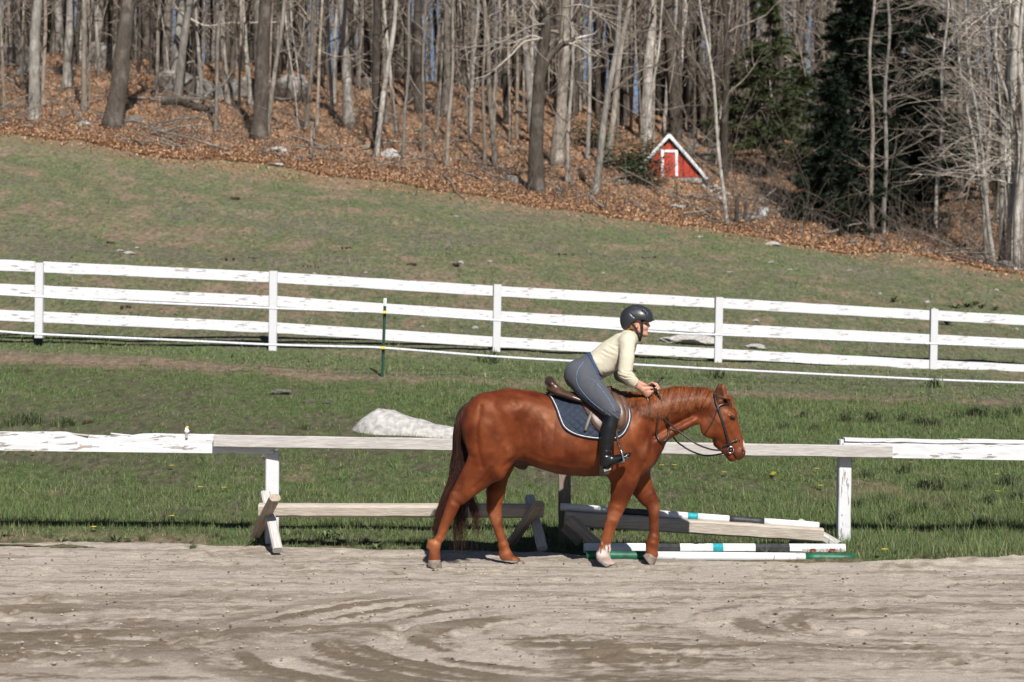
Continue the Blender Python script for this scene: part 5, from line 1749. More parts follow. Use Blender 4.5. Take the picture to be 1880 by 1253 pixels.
# evergreens -----------------------------------------------------------------
def needles(name, a, b):
    t = NT(name)
    i = t.island()
    return t.done(t.ramp(i, [(0, a), (1, b)]), .65, .2)
M_PINE = needles("pine_needles", (.030, .044, .018), (.085, .100, .042))
M_DARKN = needles("dark_needles", (.006, .011, .007), (.022, .034, .018))
M_RHODO = needles("shrub_leaves", (.014, .030, .010), (.055, .085, .030))
def evergreen(base, H, rad, mat, barkm, nb, seed, label, name, z0=.05, spray=.22, per=16, droop=-.06, group=None, top=.15):
    rng = np.random.default_rng(seed)
    root = empty(name, base, label, "tree", group)
    P = trunk_path(base, H, (rng.normal(0, .01), 0), rng, .02)
    part("trunk", *tube(P, np.linspace(H * .016, .015, len(P)), 9), barkm, root)
    mb = MB(); vs = []; n = 0
    for k in range(nb):
        t = z0 + (1 - z0) * rng.uniform(0, 1)
        p = np.array([np.interp(t, np.linspace(0, 1, len(P)), P[:, c]) for c in range(3)])
        L = rad * (1 - (t - z0) / (1 - z0) * (1 - top)) * rng.uniform(.55, 1.12)
        az = rng.uniform(0, 6.283)
        B = wander(p, (math.cos(az), math.sin(az), .16), L, 7, 0, .07, droop, rng)
        mb.add(tube(B, np.linspace(.022, .006, 7), 4, cap=False))
        m = int(per * (.5 + L / rad))
        f = rng.uniform(.18, 1.0, m) * 5.99
        j = f.astype(int); fr_ = (f - j)[:, None]
        q = B[j] * (1 - fr_) + B[np.minimum(j + 1, 6)] * fr_
        dirb = (B[-1] - B[0]) / L
        for h_ in range(9):
            dd = dirb * .7 + rng.normal(0, .62, (m, 3)) * np.array([1, 1, .55])
            dd /= np.linalg.norm(dd, axis=1)[:, None]
            ln = spray * rng.uniform(.5, 1.25, (m, 1))
            sd_ = np.cross(dd, rng.normal(0, 1, (m, 3))); sd_ /= np.linalg.norm(sd_, axis=1)[:, None]
            wd = ln * .075
            vs.append(np.stack([q - sd_ * wd, q + sd_ * wd, q + dd * ln], 1).reshape(-1, 3))
    V = np.concatenate(vs)
    mb.build("branches", barkm, root)['kind'] = "stuff"
    part("crown", V, np.arange(len(V)).reshape(-1, 3), mat, root, False)['kind'] = "stuff"
    return root
def ev(px, py): return fd(px, py)
evergreen(ev(1410, 335), 6.6, 2.1, M_PINE, M_BARK_D, 130, 21, "soft green young pine between the mottled trunks right of the red gable", "pine_tree", .12, .26, 26)
evergreen(ev(1470, 330), 4.6, 1.6, M_PINE, M_BARK_D, 80, 22, "smaller green pine growing at the right side of the young pine", "pine_tree", .10, .24, 22)
evergreen(ev(1345, 310), 3.9, 1.5, M_PINE, M_BARK_D, 60, 27, "low sparse pine just right of the red gable", "pine_tree", .25, .24, 20)
evergreen(ev(1562, 422), 9.5, 1.9, M_DARKN, M_BARK_D, 300, 23, "very dark evergreen behind the two straight thin trunks, leftmost of its row", "dark_evergreen", .01, .26, 36)
evergreen(ev(1648, 418), 11, 1.9, M_DARKN, M_BARK_D, 260, 24, "tallest very dark evergreen in the middle of its row", "dark_evergreen", .02, .26, 34)
evergreen(ev(1718, 432), 8.5, 1.5, M_DARKN, M_BARK_D, 130, 25, "thin dark evergreen at the right end of its row", "dark_evergreen", .10, .25, 22)
evergreen(ev(1530, 432), 4.6, 1.7, M_DARKN, M_BARK_D, 150, 28, "low bushy dark evergreen at the left foot of the dark row", "dark_evergreen", .0, .24, 26)
evergreen(ev(1668, 424), 4.0, 1.3, M_DARKN, M_BARK_D, 130, 29, "low bushy dark evergreen between the two straight trunks and the thin tree", "dark_evergreen", .0, .24, 26)
# broadleaf evergreen shrub beside the red gable
def shrub(base, rx, rz, n, seed, label):
    rng = np.random.default_rng(seed)
    root = empty("evergreen_shrub", base, label, "shrub")
    mb = MB()
    vs = []
    for k in range(26):
        az = rng.uniform(0, 6.283)
        B = wander(base, (math.cos(az) * .8, math.sin(az) * .8, rng.uniform(.3, 1.2)), rng.uniform(.5, 1.1) * rx * 1.1, 6, 0, .16, .02, rng)
        mb.add(tube(B, np.linspace(.016, .006, 6), 4, cap=False))
        for c in B[2:]:
            m = n // 104
            q = c + rng.normal(0, .20, (m, 3)) * np.array([1, 1, .8])
            dd = rng.normal(0, 1, (m, 3)); dd[:, 2] = np.abs(dd[:, 2]) * .3 - .25
            dd /= np.linalg.norm(dd, axis=1)[:, None]
            s2 = np.cross(dd, rng.normal(0, .4, (m, 3)) + [0, 0, 1]); s2 /= np.linalg.norm(s2, axis=1)[:, None]
            ln = rng.uniform(.08, .16, (m, 1)); wd = ln * .22
            vs.append(np.stack([q, q + dd * ln * .5 + s2 * wd, q + dd * ln, q + dd * ln * .5 - s2 * wd], 1).reshape(-1, 3))
    V = np.concatenate(vs)
    mb.build("branches", M_BARK_D, root)['kind'] = "stuff"
    part("leaves", V, np.arange(len(V)).reshape(-1, 4), M_RHODO, root, False)['kind'] = "stuff"
shrub(fd(1150, 330), 1.2, 1.0, 3000, 31, "dark broadleaf evergreen shrub against the left side of the red gable")
shrub(fd(1085, 275), 1.1, .8, 1800, 32, "small green shrub between the pale leaning tree and the oak")
shrub(fd(1175, 350), 1.0, .6, 1600, 33, "low dark shrub in front of the left corner of the red gable")

# rocks ----------------------------------------------------------------------
M_STONE = NT("field_stone")
_t = M_STONE
_n = _t.noise(_t.coord(), 4.5, 7, .7)
_t.bump(_t.noise(_t.coord(), 7, 6, .7), .06)
M_STONE = _t.done(_t.mix(1.0, _t.ramp(_n, [(.28, (.07, .06, .052)), (.5, (.19, .172, .155)), (.72, (.34, .32, .295))]), _t.ramp(_t.rand(), [(0, .75), (1, 1.2)]), 'MULTIPLY'), .9, .15)
M_PALESTONE = simple("pale_granite", (.40, .38, .36), .9, .15, var=.5, scale=9, bump=.03)
def ico(n=3):
    import bmesh
    bm = bmesh.new(); bmesh.ops.create_icosphere(bm, subdivisions=n, radius=1)
    V = np.array([v.co[:] for v in bm.verts]); Fa = np.array([[v.index for v in f.verts] for f in bm.faces]); bm.free()
    return V, Fa
_IV, _IF = ico(3)
def rock_mesh(seed, amp=.55, flat=.35):
    V = _IV * (1 + amp * (fbm(_IV * 1.25 + seed * 7.1, 4, seed)[:, None] - .5) * 2)
    rr = np.random.default_rng(seed)
    for k in range(9):
        nrm = rr.normal(0, 1, 3); nrm /= np.linalg.norm(nrm)
        h = V @ nrm; lim = rr.uniform(.55, .85)
        V = V - np.maximum(h - lim, 0)[:, None] * nrm * .85
    V = V * (1 + .05 * (fbm(V * 6, 3, seed + 3)[:, None] - .5))
    return V
_RM = [mesh_data("rock", rock_mesh(k), _IF, M_STONE if k < 6 else M_PALESTONE, False) for k in range(9)]
def rock(px, py, w, h, label, k=None, group=None, field=False, name="rock", depth=.8, rz=None):
    p = GP(px, py)
    p[2] = float((lawn_z if field else floor_z)(np.array([p[0]]), np.array([p[1]]))[0])
    d = p[1] - CAM_Y
    o = bpy.data.objects.new(name, _RM[int(RNG.integers(0, 6)) if k is None else k])
    sx, sz = w * d / FPX / 2, h * d / FPX / 2
    o.scale = (float(sx), float(sx * depth), float(sz * 1.3))
    o.rotation_euler = (0, 0, float(RNG.uniform(-.6, .6)) if rz is None else rz)
    o.location = (float(p[0]), float(p[1] + sx * .4), float(p[2] + sz * .45))
    link(o)
    return tag(o, label, "rock", group)
G_E = "rocks lying along the edge of the wood"
for (x, y, w_, h, k, lab) in (
    (716, 291, 40, 20, 7, "white boulder at the pasture edge between two thin pale trees"),
    (946, 346, 36, 24, 3, "grey boulder left of the black oak's foot"),
    (507, 284, 40, 12, 8, "flat white stone right of the stout grey trunk"),
    (151, 232, 34, 14, 6, "pale stone left of the dark leaning trunk"),
    (112, 212, 22, 11, 4, "small grey stone right of the first pale trunk"),
    (246, 234, 38, 20, 2, "tan rounded stone right of the dark leaning trunk"),
    (8, 232, 20, 9, 6, "small pale stone at the left border of the picture"),
    (988, 362, 26, 18, 6, "light stone pressed against the black oak's foot"),
    (1042, 338, 24, 14, 1, "grey stone right of the black oak"),
    (1148, 352, 22, 12, 5, "grey stone under the shrub beside the red gable"),
    (1240, 384, 44, 8, 8, "long flat pale stone in the leaves below the red gable"),
    (1790, 478, 40, 18, 0, "dark angular stone left in the pile by the right clump"),
    (1812, 486, 26, 22, 1, "upright angular stone in the pile by the right clump"),
    (1846, 494, 44, 22, 2, "large pale stone at the foot of the right clump"),
    (1868, 500, 26, 12, 6, "small pale stone right of the clump's feet"),
    (1758, 462, 34, 12, 3, "flat stone in the leaves left of the right clump"),
    (1700, 466, 30, 10, 4, "flat stone in the leaves before the thin dark evergreen"),
    (805, 205, 22, 16, 7, "pale stone high on the slope above the middle pasture edge"),
    (675, 168, 40, 26, 5, "grey stone on the crest behind the thin curved tree"),
    (905, 210, 20, 12, 7, "small pale stone up the slope left of the oak")):
    rock(x, y, w_, h, lab, k, G_E)
G_L = "rock ledges on the wooded slope"
for (x, y, w_, h, k, lab) in ((22, 128, 96, 70, 0, "broad grey ledge at the far upper left"), (190, 126, 84, 66, 1, "tall grey ledge between the upper left trunks"), (60, 150, 60, 34, 2, "low ledge behind the first pale trunk"),
    (345, 178, 130, 66, 3, "large rounded outcrop right of the dark leaning trunk"), (428, 176, 100, 58, 4, "right half of the large rounded outcrop"), (120, 150, 50, 26, 5, "small ledge behind the second pale trunk"),
    (535, 192, 90, 64, 5, "dark outcrop under the fallen pale log")):
    rock(x, y, w_, h, lab, k, G_L, depth=.9)
rng = np.random.default_rng(44)
G_W = "tumbled wall stones behind the red gable"
for k in range(34):
    rock(1232 + rng.uniform(0, 95), 300 - rng.uniform(0, 62), rng.uniform(14, 32), rng.uniform(9, 18), "grey stone tumbled among others behind the red gable", None, G_W)
G_S = "small stones scattered in the fallen leaves"
for k in range(40):
    u = rng.uniform(-.25, .25); px = 940 + u * FPX
    d = EDGE(u) + rng.uniform(.3, 8)
    py = 626.5 - (TZ(u, d) - CAM_Z) * FPX / d
    rock(px, py, rng.uniform(8, 18), rng.uniform(5, 10), "small stone half hidden in fallen leaves", None, G_S)
G_F = "small pale stones scattered on the pasture"
for k in range(44):
    px, py = rng.uniform(0, 1880), rng.uniform(380, 640)
    if GD(px, py) > EDGE((px - 940) / FPX) - 1: continue
    rock(px, py, rng.uniform(7, 17), rng.uniform(3, 6), "small pale stone lying in the thin pasture turf", 6 + k % 3, G_F, True)
relabel([o for o in S.objects if o.get('group') == G_S], "small stone in leaves", MARKS)
FMARK = [(72, "the left fence post"), (501, "the second fence post"), (703, "the steel post"), (911, "the middle fence post"), (1167, "the rider's helmet"), (1317, "the fence post behind the horse's head"), (1711, "the right fence post")]
relabel([o for o in S.objects if o.get('group') == G_F], "small pale pasture stone", FMARK)
for (x, y, w_, h, k, lab) in ((1262, 630, 112, 20, 8, "broad flat stone in the turf behind the rider's reins"), (1385, 637, 44, 10, 8, "flat stone behind the fence right of the broad stone"),
    (1418, 452, 32, 8, 7, "white flat stone near the top of the pasture"), (515, 728, 48, 12, 5, "flat brown stone in the lawn left of the boulder"), (566, 741, 20, 8, 4, "small brown stone just left of the boulder"),
    (600, 744, 20, 7, 5, "small brown stone nearest the boulder"), (236, 474, 22, 6, 7, "white scrap of stone above the left fence panel"), (872, 604, 14, 6, 7, "small white stone behind the middle fence panel"),
    (500, 308, 44, 6, 8, "thin flat white stone below the stout grey trunk")):
    rock(x, y, w_, h, lab, k, "larger stones on the pasture", True)
# the long pale boulder behind the front rail
M_BOULD = simple("grey_boulder", (.34, .325, .31), .9, .15, var=.35, scale=14, bump=.012)
p = GP(738, 800); p[2] = float(lawn_z(np.array([p[0]]), np.array([p[1]]))[0]); d = p[1] - CAM_Y
nu, nv = 90, 30
a = np.linspace(0, 1, nu); b = np.linspace(-1, 1, nv)
A, B = np.meshgrid(a, b, indexing='ij')
prof = np.interp(A, [0, .05, .12, .25, .38, .52, .70, .85, .95, 1.0], [0, .30, .66, 1.0, .95, .70, .50, .40, .28, 0])
Lx = 242 * d / FPX
hz = 56 * d / FPX
X = (630 - 940) / FPX * d + A * Lx
Y = p[1] + .25 + B * .42 * np.sqrt(np.clip(1 - (2 * A - 1) ** 4, 0, 1)) - .25 * (A - .5)
Zb = prof * hz * np.clip(1 - np.abs(B + .15) ** 2.6, 0, 1) ** .75
q = np.stack([X.ravel(), Y.ravel(), Zb.ravel()], -1)
Zb = Zb + ((fbm(q * 3.5, 3, 7) - .5) * .06 + (fbm(q * 17, 3, 8) - .5) * .012).reshape(X.shape) * sstep(.02, .2, Zb + .03)
Zb = Zb + p[2] - .07 - .22 * np.abs(B) ** 6
tag(part("boulder", np.stack([X, Y, Zb], -1).reshape(-1, 3), grid_faces(nu, nv), M_BOULD, None, True, loc=(p[0], p[1], p[2])), "long pale boulder in the lawn behind the horse's rump", "boulder")

# fallen wood ------------------------------------------------------------------
def log(pts, r0, r1, label, mat=M_BARK_G, cat="log", name="fallen_log", lift=.06):
    W = []
    for (x, y, *h) in pts:
        q = fd(x, y); q[2] += lift + (h[0] if h else 0)
        W.append(q)
    P = crom(W, 24)
    V, Fa = tube(P, np.linspace(r0, r1, 24), 9)
    V = V + (fbm(V * 6, 2, 3)[:, None] - .5) * .04
    tag(part(name, V, Fa, mat, None, True, loc=W[0]), label, cat, "fallen wood on the leafy slope")
log([(298, 210, .35), (330, 214, .25), (362, 222, .1), (392, 222, .1)], .17, .12, "dark crooked log below the left outcrop", M_BARK_D)
log([(350, 212), (385, 190, .2), (420, 165, .4)], .06, .03, "bent bare bough rising over the dark crooked log", M_BARK_P)
log([(432, 98, .5), (500, 135, .6), (552, 165, .5), (596, 178, .25)], .13, .07, "long pale log lying down the slope right of the outcrop", M_BARK_P)
log([(0, 62, .3), (60, 70, .3), (112, 74, .2)], .09, .06, "pale log across the upper left ridge", M_BARK_P)
log([(560, 180), (520, 205, .2), (492, 190, .3)], .04, .02, "curved bare bough right of the stout grey trunk", M_BARK_P)
log([(690, 262), (760, 270), (880, 268)], .035, .02, "thin pale pole lying level right of the white boulder", M_BARK_P)
log([(1110, 325), (1170, 338), (1250, 356)], .035, .02, "thin pale pole lying below the red gable", M_BARK_P)
log([(1345, 408), (1390, 412), (1425, 405), (1452, 392, .1)], .07, .05, "curved pale bough at the pasture edge left of the dark evergreens", M_BARK_P)
log([(1440, 400), (1500, 385, .15), (1560, 380, .3)], .05, .02, "dark bough under the dark evergreens", M_BARK_D)
log([(262, 238), (300, 258), (345, 275)], .03, .02, "thin stick lying from the tan stone down to the turf", M_BARK_G)
def stump(px, py, r, h, label):
    q = fd(px, py)
    P = [q - [0, 0, .1], q + [0.01, 0, h * .5], q + [.02, 0, h]]
    tag(part("tree_stump", *tube(crom(P, 8), np.linspace(r * 1.2, r * .8, 8), 9), M_BARK_D, None, loc=q), label, "stump")
stump(1352, 415, .07, .8, "short dark stump beside the thin bowed sapling")
stump(1368, 412, .05, .6, "thin dark stump right of the short one")

# red gabled root cellar ---------------------------------------------------------
M_RED = simple("red_painted_boards", (.34, .040, .022), .7, .25, var=.25, scale=9, bump=.004)
M_WPAINT = simple("white_trim_paint", (.52, .53, .54), .6, .3, var=.15, scale=9)
M_ROOF = simple("mossy_roof", (.060, .055, .042), .9, .1, var=.5, scale=4, bump=.03)
q = GP(1228, 330); d = q[1] - CAM_Y
q[2] = PX(1228, 326, d)[2]
root = empty("root_cellar", q, "small red gabled root cellar with white trim set into the slope", "shed")
s_ = d / FPX
aw, ah = 60 * s_, 66 * s_
npl = 11
for k in range(npl):
    x0 = -aw + 2 * aw * k / npl; x1 = -aw + 2 * aw * (k + 1) / npl - .012
    h0 = ah * (1 - abs(x0) / aw) if abs(x0) < aw else 0; h1 = ah * (1 - abs(x1) / aw)
    hm_ = ah if x0 < 0 < x1 else max(h0, h1)
    pts = [(x0, 0), (x1, 0), (x1, max(h1, .02)), ((x0 + x1) / 2 if not (x0 < 0 < x1) else 0, (max(h0, .02) + max(h1, .02)) / 2 if not (x0 < 0 < x1) else ah), (x0, max(h0, .02))]
    n = len(pts)
    V = [(q[0] + x, q[1] + (.004 if k % 2 else 0), q[2] + z) for x, z in pts] + [(q[0] + x, q[1] + .04, q[2] + z) for x, z in pts]
    me = bpy.data.meshes.new("wall_plank")
    me.from_pydata([tuple(np.array(v) - q) for v in V], [], [tuple(range(n))[::1], tuple(range(2 * n - 1, n - 1, -1))] + [(i, n + i, n + (i + 1) % n, (i + 1) % n) for i in range(n)])
    me.materials.append(M_RED)
    link(bpy.data.objects.new("wall_plank", me), root)
def cb(x, z): return q + np.array([x * s_, 0, z * s_])
for (x0, z0, x1, z1) in ((-70, -2, 0, 77), (70, -4, 0, 77)):
    part("bargeboard", *beam(cb(x0, z0) - [0, .10, 0], cb(x1, z1) - [0, .10, 0], .05, .105, .006, 6, wob=.01), M_WPAINT, root)
    part("roof", *beam(cb(x0 * 1.04, z0 - 2) + [0, 1.4, .02], cb(x1, z1 + 2) + [0, 1.4, .02], 3.0, .08, .01, 4, wob=.03), M_ROOF, root)
dr = empty("door", cb(2, 0), None, None); dr.parent = root; dr.location = [float(c) for c in cb(2, 0) - q]
part("door_frame", *beam(cb(-12, 2) - [0, .03, 0], cb(-12, 46) - [0, .03, 0], .04, .085, .004), M_WPAINT, dr)
part("door_frame", *beam(cb(14, 2) - [0, .03, 0], cb(14, 46) - [0, .03, 0], .04, .085, .004), M_WPAINT, dr)
part("door_frame", *beam(cb(-14.4, 48) - [0, .03, 0], cb(16.4, 48) - [0, .03, 0], .044, .085, .004), M_WPAINT, dr)
for k in range(4):
    part("door_plank", *beam(cb(-9.2 + k * 6.1, 1) - [0, .015, 0], cb(-9.2 + k * 6.1, 45) - [0, .015, 0], .02, 5.9 * s_, .003), M_RED, dr)
part("sill", *beam(cb(-60, -5) - [0, .06, 0], cb(60, -6) - [0, .06, 0], .20, .16, .01, 8, wob=.02), M_STONE, root)
rng = np.random.default_rng(8)
for row in range(2):
    for k in range(9):
        c = cb(-58 + k * 14 + rng.uniform(-3, 3) + row * 6, -15 - row * 10) + [0, -.05 - row * .08, 0]
        V = rock_mesh(int(rng.integers(20, 40)), .4) * np.array([8.5 * s_, .16, 5.6 * s_])
        part("foundation_stone", V + c, _IF, M_STONE, root, False)
mb = MB()
# grey ladder lying in the leaves
M_GREYWOOD0 = simple("silvered_wood", (.36, .33, .30), .85, .15, var=.35, scale=10)
l0, l1, l2, l3 = fd(1290, 350), fd(1330, 385), fd(1312, 345), fd(1338, 372)
for v_ in (l0, l1, l2, l3): v_[2] += .15
root = empty("wooden_ladder", l0, "silvery wooden rack lying in the leaves right of the red gable", "ladder")
part("side_rail", *beam(l0, l1, .05, .08, .005), M_GREYWOOD0, root)
part("side_rail", *beam(l2, l3, .05, .08, .005), M_GREYWOOD0, root)
for t in (.12, .36, .62, .86):
    part("rung", *beam(l0 + (l1 - l0) * t, l2 + (l3 - l2) * t, .04, .04, .004), M_GREYWOOD0, root)
q = fd(1400, 410)
P = [q, q + [0, 0, .12], q + [.02, 0, .24], q + [.02, 0, .30]]
root = empty("plastic_bucket", q, "white plastic bucket lying on the curved pale bough", "bucket")
part("pail", *tube(crom(P, 8), np.linspace(.12, .17, 8), 14), M_WPAINT, root)
part("rim", *tube(np.array([q + [.02 + .17 * math.cos(a), .17 * math.sin(a), .30] for a in np.linspace(0, 6.283, 20)]), .012, 5), M_WPAINT, root)
# ================================================================== FENCES, JUMPS
def grey_wood(name, lo, hi):
    t = NT(name)
    v = t.coord((2.2, 22, 22))
    n = t.noise(v, 3.2, 6, .65, .5)
    b = t.noise(t.coord(), 2.5, 4)
    c = t.ramp(n, [(.22, tuple(x * .5 for x in lo)), (.34, lo), (.68, hi)])
    c = t.mix(t.math('MULTIPLY', b, .35), c, tuple(x * .6 for x in lo))
    t.bump(n, .006)
    return t.done(c, .85, .15)
def grey_wood_up(name, lo, hi):
    t = NT(name)
    v = t.coord((22, 22, 2.2))
    n = t.noise(v, 3.2, 6, .65, .5)
    c = t.ramp(n, [(.25, tuple(x * .35 for x in lo)), (.38, lo), (.68, hi)])
    t.bump(n, .006)
    return t.done(c, .85, .15)
def peeling(name, amount, vec=(1.6, 9, 11), white=(.54, .54, .55), under=(.33, .30, .275)):
    t = NT(name)
    v = t.coord(vec)
    n = t.noise(v, 2.6, 8, .62, .35)
    big = t.noise(t.coord(), 2.2, 3)
    f = t.math('ADD', n, t.math('MULTIPLY', t.math('SUBTRACT', big, .5), .45))
    m = t.ramp(f, [(amount, 1.0), (amount + .018, 0.0)])
    crack = t.noise(t.coord((1.2, 30, 40)), 3.0, 6, .7, .6)
    m2 = t.ramp(crack, [(.30, 1.0), (.325, 0.0)])
    grain = t.noise(t.coord((2.5, 24, 24)), 4, 5, .7)
    und = t.ramp(grain, [(.3, tuple(x * .6 for x in under)), (.7, tuple(x * 1.25 for x in under))])
    und = t.mix(t.ramp(t.noise(t.coord(), 7, 2), [(.55, 0.0), (.62, .6)]), und, (.36, .235, .165))
    c = t.mix(m, white, und)
    c = t.mix(t.math('MULTIPLY', m2, .45), c, (.24, .22, .20))
    dirt = t.noise(t.coord((3, 10, 10)), 3, 4)
    c = t.mix(t.ramp(dirt, [(.45, 0.0), (.85, .30)]), c, (.42, .40, .37))
    t.bump(t.math('SUBTRACT', 1.0, t.math('MAXIMUM', m, m2)), .004)
    return t.done(c, .62, .28)
M_GREYW = grey_wood("weathered_rail_wood", (.34, .315, .295), (.52, .49, .465))
M_TIMBER = grey_wood("weathered_jump_timber", (.34, .29, .235), (.50, .445, .385))
M_POSTW = grey_wood_up("dark_post_wood", (.15, .115, .09), (.25, .20, .16))
M_TIMB_UP = grey_wood_up("weathered_jump_leg", (.27, .215, .165), (.42, .355, .29))
M_PEEL = peeling("peeling_white_paint", .40)
M_PEELR = peeling("flaking_white_paint", .37)
M_PEELP = peeling("worn_post_paint", .355, (9, 9, 1.4))
M_FPAINT = peeling("fence_white_paint", .362, (1.0, 8, 12), (.55, .55, .565), (.36, .34, .315))
M_FPOST = peeling("fence_post_paint", .27, (8, 8, 1.0), (.52, .52, .535), (.5, .47, .44))

# far board fence -----------------------------------------------------------
fpx = [-352, 72, 501, 911, 1317.5, 1712, 2096]
fdp = [30.8 + (x - 72) / (1711 - 72) * 3.2 for x in fpx]
ftop = [467, 483, 498, 522.5, 546, 568, 588]
fbot = [592, 615, 645, 660, 685, 704, 722]
brd = [(-8, 10), (34, 57), (80, 102)]       # unused guide
rail_y = {                                   # centre line of the three boards at each post (photo pixels)
    0: [471, 490.5, 509.5, 535, 557, 579.5, 600], 1: [515.5, 534.5, 553.5, 581, 603.5, 623.5, 643], 2: [563, 582.5, 602, 628.5, 650, 670.5, 690]}
root = empty("board_fence", PX(911, 660, fdp[3]), "long white three board fence across the pasture behind the rider", "fence")
for k in range(7):
    d = fdp[k]
    b = PX(fpx[k], fbot[k] + 6, d); t_ = PX(fpx[k] + (1.5 if k < 3 else 3), ftop[k], d)
    part("post", *beam(b, t_, .125, .125, .006, 4, wob=.004, seed=k, side=(0, 1, 0)), M_FPOST, root, False, loc=b)
for r in range(3):
    for k in range(6):
        a = PX(fpx[k], rail_y[r][k], fdp[k]); b = PX(fpx[k + 1], rail_y[r][k + 1], fdp[k + 1])
        v = (b - a) / np.linalg.norm(b - a)
        a = a + v * .062; b = b - v * .062
        mid_ = (a + b) / 2
        part("board", *beam(a - [0, .0, 0], b, .032, .172, .004, 14, wob=.008, seed=k * 3 + r), M_FPAINT, root, False, loc=a)
# steel post and electric tapes in front of it
d = 29.8
M_GREENP = simple("green_post_paint", (.018, .055, .040), .5, .35)
M_WHITETIP = simple("white_post_tip", (.70, .72, .73), .5)
M_YELLOW = simple("yellow_insulator", (.62, .47, .06), .5)
M_TAPE = simple("white_electric_tape", (.56, .57, .60), .5, .3, bump=0)
q = GP(702.5, 693); d = q[1] - CAM_Y
root = empty("steel_fence_post", q, "dark green steel post with a white tip in front of the board fence", "post")
def tpost(name, y0, y1, mat):
    a, b = PX(702 + (693 - y0) * .035, y0, d), PX(702 + (693 - y1) * .035, y1, d)
    mb = MB().add(beam(a, b, .012, .045, .002, 2, side=(0, 1, 0))).add(beam(a + [0, -.02, 0], b + [0, -.02, 0], .036, .010, .002, 2, side=(0, 1, 0)))
    part(name, *mb.get(), mat, root, False)
tpost("stake", 697, 562, M_GREENP); tpost("white_tip", 561.5, 548, M_WHITETIP)
INS = []
for y in (574, 639):
    c = PX(702 + (693 - y) * .035, y, d) + [0, -.055, 0]
    INS.append(c)
    part("insulator", *beam(c - [.03, 0, 0], c + [.03, 0, 0], .05, .045, .008), M_YELLOW, root, False)
for nm, pts, lab in (("electric_tape", [(-60, 539), (0, 541), (72, 545), (238, 554.5), (494, 566), (640, 571.5), (702, 574), (906, 588), (1240, 612), (1318, 615), (1706, 631), (1960, 641)], "upper white electric tape running just under the middle fence board"),
                   ("electric_tape", [(-60, 606), (0, 609), (72, 614), (300, 624), (494, 633), (640, 637), (702, 639), (904, 654.5), (1045, 663), (1260, 675), (1318, 678), (1706, 697), (1960, 706)], "lower white electric tape running along the fence foot")):
    P = [PX(x, y, d - .07 + (x - 702) * .00195) for x, y in pts]
    L = crom(P, 120)
    tag(part(nm, *tube(L, .004, 6, flat=4.2, lat=(0, 1, 0)), M_TAPE, None, True, loc=P[0]), lab, "electric tape", "electric tapes of the pasture")

# front rail ----------------------------------------------------------------
RD = 18.26
def rp(px, py, dd=0.0): return PX(px, py, RD + dd)
root = empty("rail_fence", rp(1035, 1006), "front rail of the riding arena, peeling white at both ends and grey in the middle", "fence")
part("post", *beam(rp(499, 1012, .06), rp(499.5, 827, .06), .13, .125, .008, 6, roll=.16, wob=.004, side=(0, 1, 0)), M_FPOST, root, False, loc=rp(499, 1010, .06))['label'] = "clean white left post"
part("post", *beam(rp(1037, 1012, .08), rp(1036, 822, .08), .12, .115, .006, 6, wob=.006, side=(0, 1, 0)), M_POSTW, root, False, loc=rp(1037, 1010, .08))['label'] = "unpainted dark middle post behind the horse"
part("post", *beam(rp(1548, 1009, .05), rp(1550, 807, .05), .14, .115, .008, 8, wob=.006, side=(0, 1, 0)), M_PEELP, root, False, loc=rp(1548, 1008, .05))['label'] = "worn white right post"
def rough_rail(p0, p1, thick, top, bot, n, mat, name, seed, broken=None, label=None):
    """rail with uneven upper edge: top(x), bot(x) give photo rows at photo column x"""
    xs = np.linspace(p0, p1, n)
    Tz = np.array([rp(x, top(x))[2] for x in xs]); Bz = np.array([rp(x, bot(x))[2] for x in xs])
    X = np.array([rp(x, 0)[0] for x in xs])
    jag = (fbm(np.stack([X * 9, 0 * X + seed], -1), 4, seed) - .5)
    Tz = Tz + jag * .012
    m = 7
    rows = []
    f = np.linspace(0, 1, m)
    Yf, Yb = rp(0, 0, -thick / 2)[1], rp(0, 0, thick / 2)[1]
    prof = [(Yf, 0.0), (Yf, .12), (Yf, .3), (Yf, .5), (Yf, .7), (Yf, .88), (Yf, .97), (Yf + .008, 1.0), ((Yf + Yb) / 2, 1.0), (Yb - .006, 1.0), (Yb, .95), (Yb, .5), (Yb, 0.0), (Yf, 0.0)]
    R = np.zeros((n, len(prof), 3))
    for k, (y, g) in enumerate(prof):
        z = Bz + (Tz - Bz) * g
        q = np.stack([X * 5, z * 40, 0 * z + seed], -1)
        dent = (fbm(q, 3, seed + 2) - .5) * .010
        R[:, k] = np.stack([X, y + dent * (1 if y == Yf else 0), z + (broken(xs, g) if broken else 0)], -1)
    R = np.concatenate([R[:1].mean(1, keepdims=True) + (R[:1] - R[:1].mean(1, keepdims=True)) * .01, R, R[-1:].mean(1, keepdims=True) + (R[-1:] - R[-1:].mean(1, keepdims=True)) * .01])
    V = R.reshape(-1, 3)
    Fa = grid_faces(len(R), len(prof))[:, ::-1]
    o = part(name, V, Fa, mat, root, False, loc=R[1].mean(0))
    if label: o['label'] = label
    return o
def gap(xs, g):
    a = np.interp(xs, [120, 134, 150, 205, 236, 262, 300], [0, .5, 1, 1, .8, .3, 0])
    return -a * .022 * (g > .9) - a * .008 * (g > .8)
rough_rail(-260, 503, .095, lambda x: np.interp(x, [-260, 0, 200, 390, 503], [790, 792.5, 793.5, 798, 801]), lambda x: np.interp(x, [-260, 0, 390, 503], [822, 827, 832, 833.5]), 170, M_PEEL, "rail", 3, gap, "left rail with split, peeling white paint")
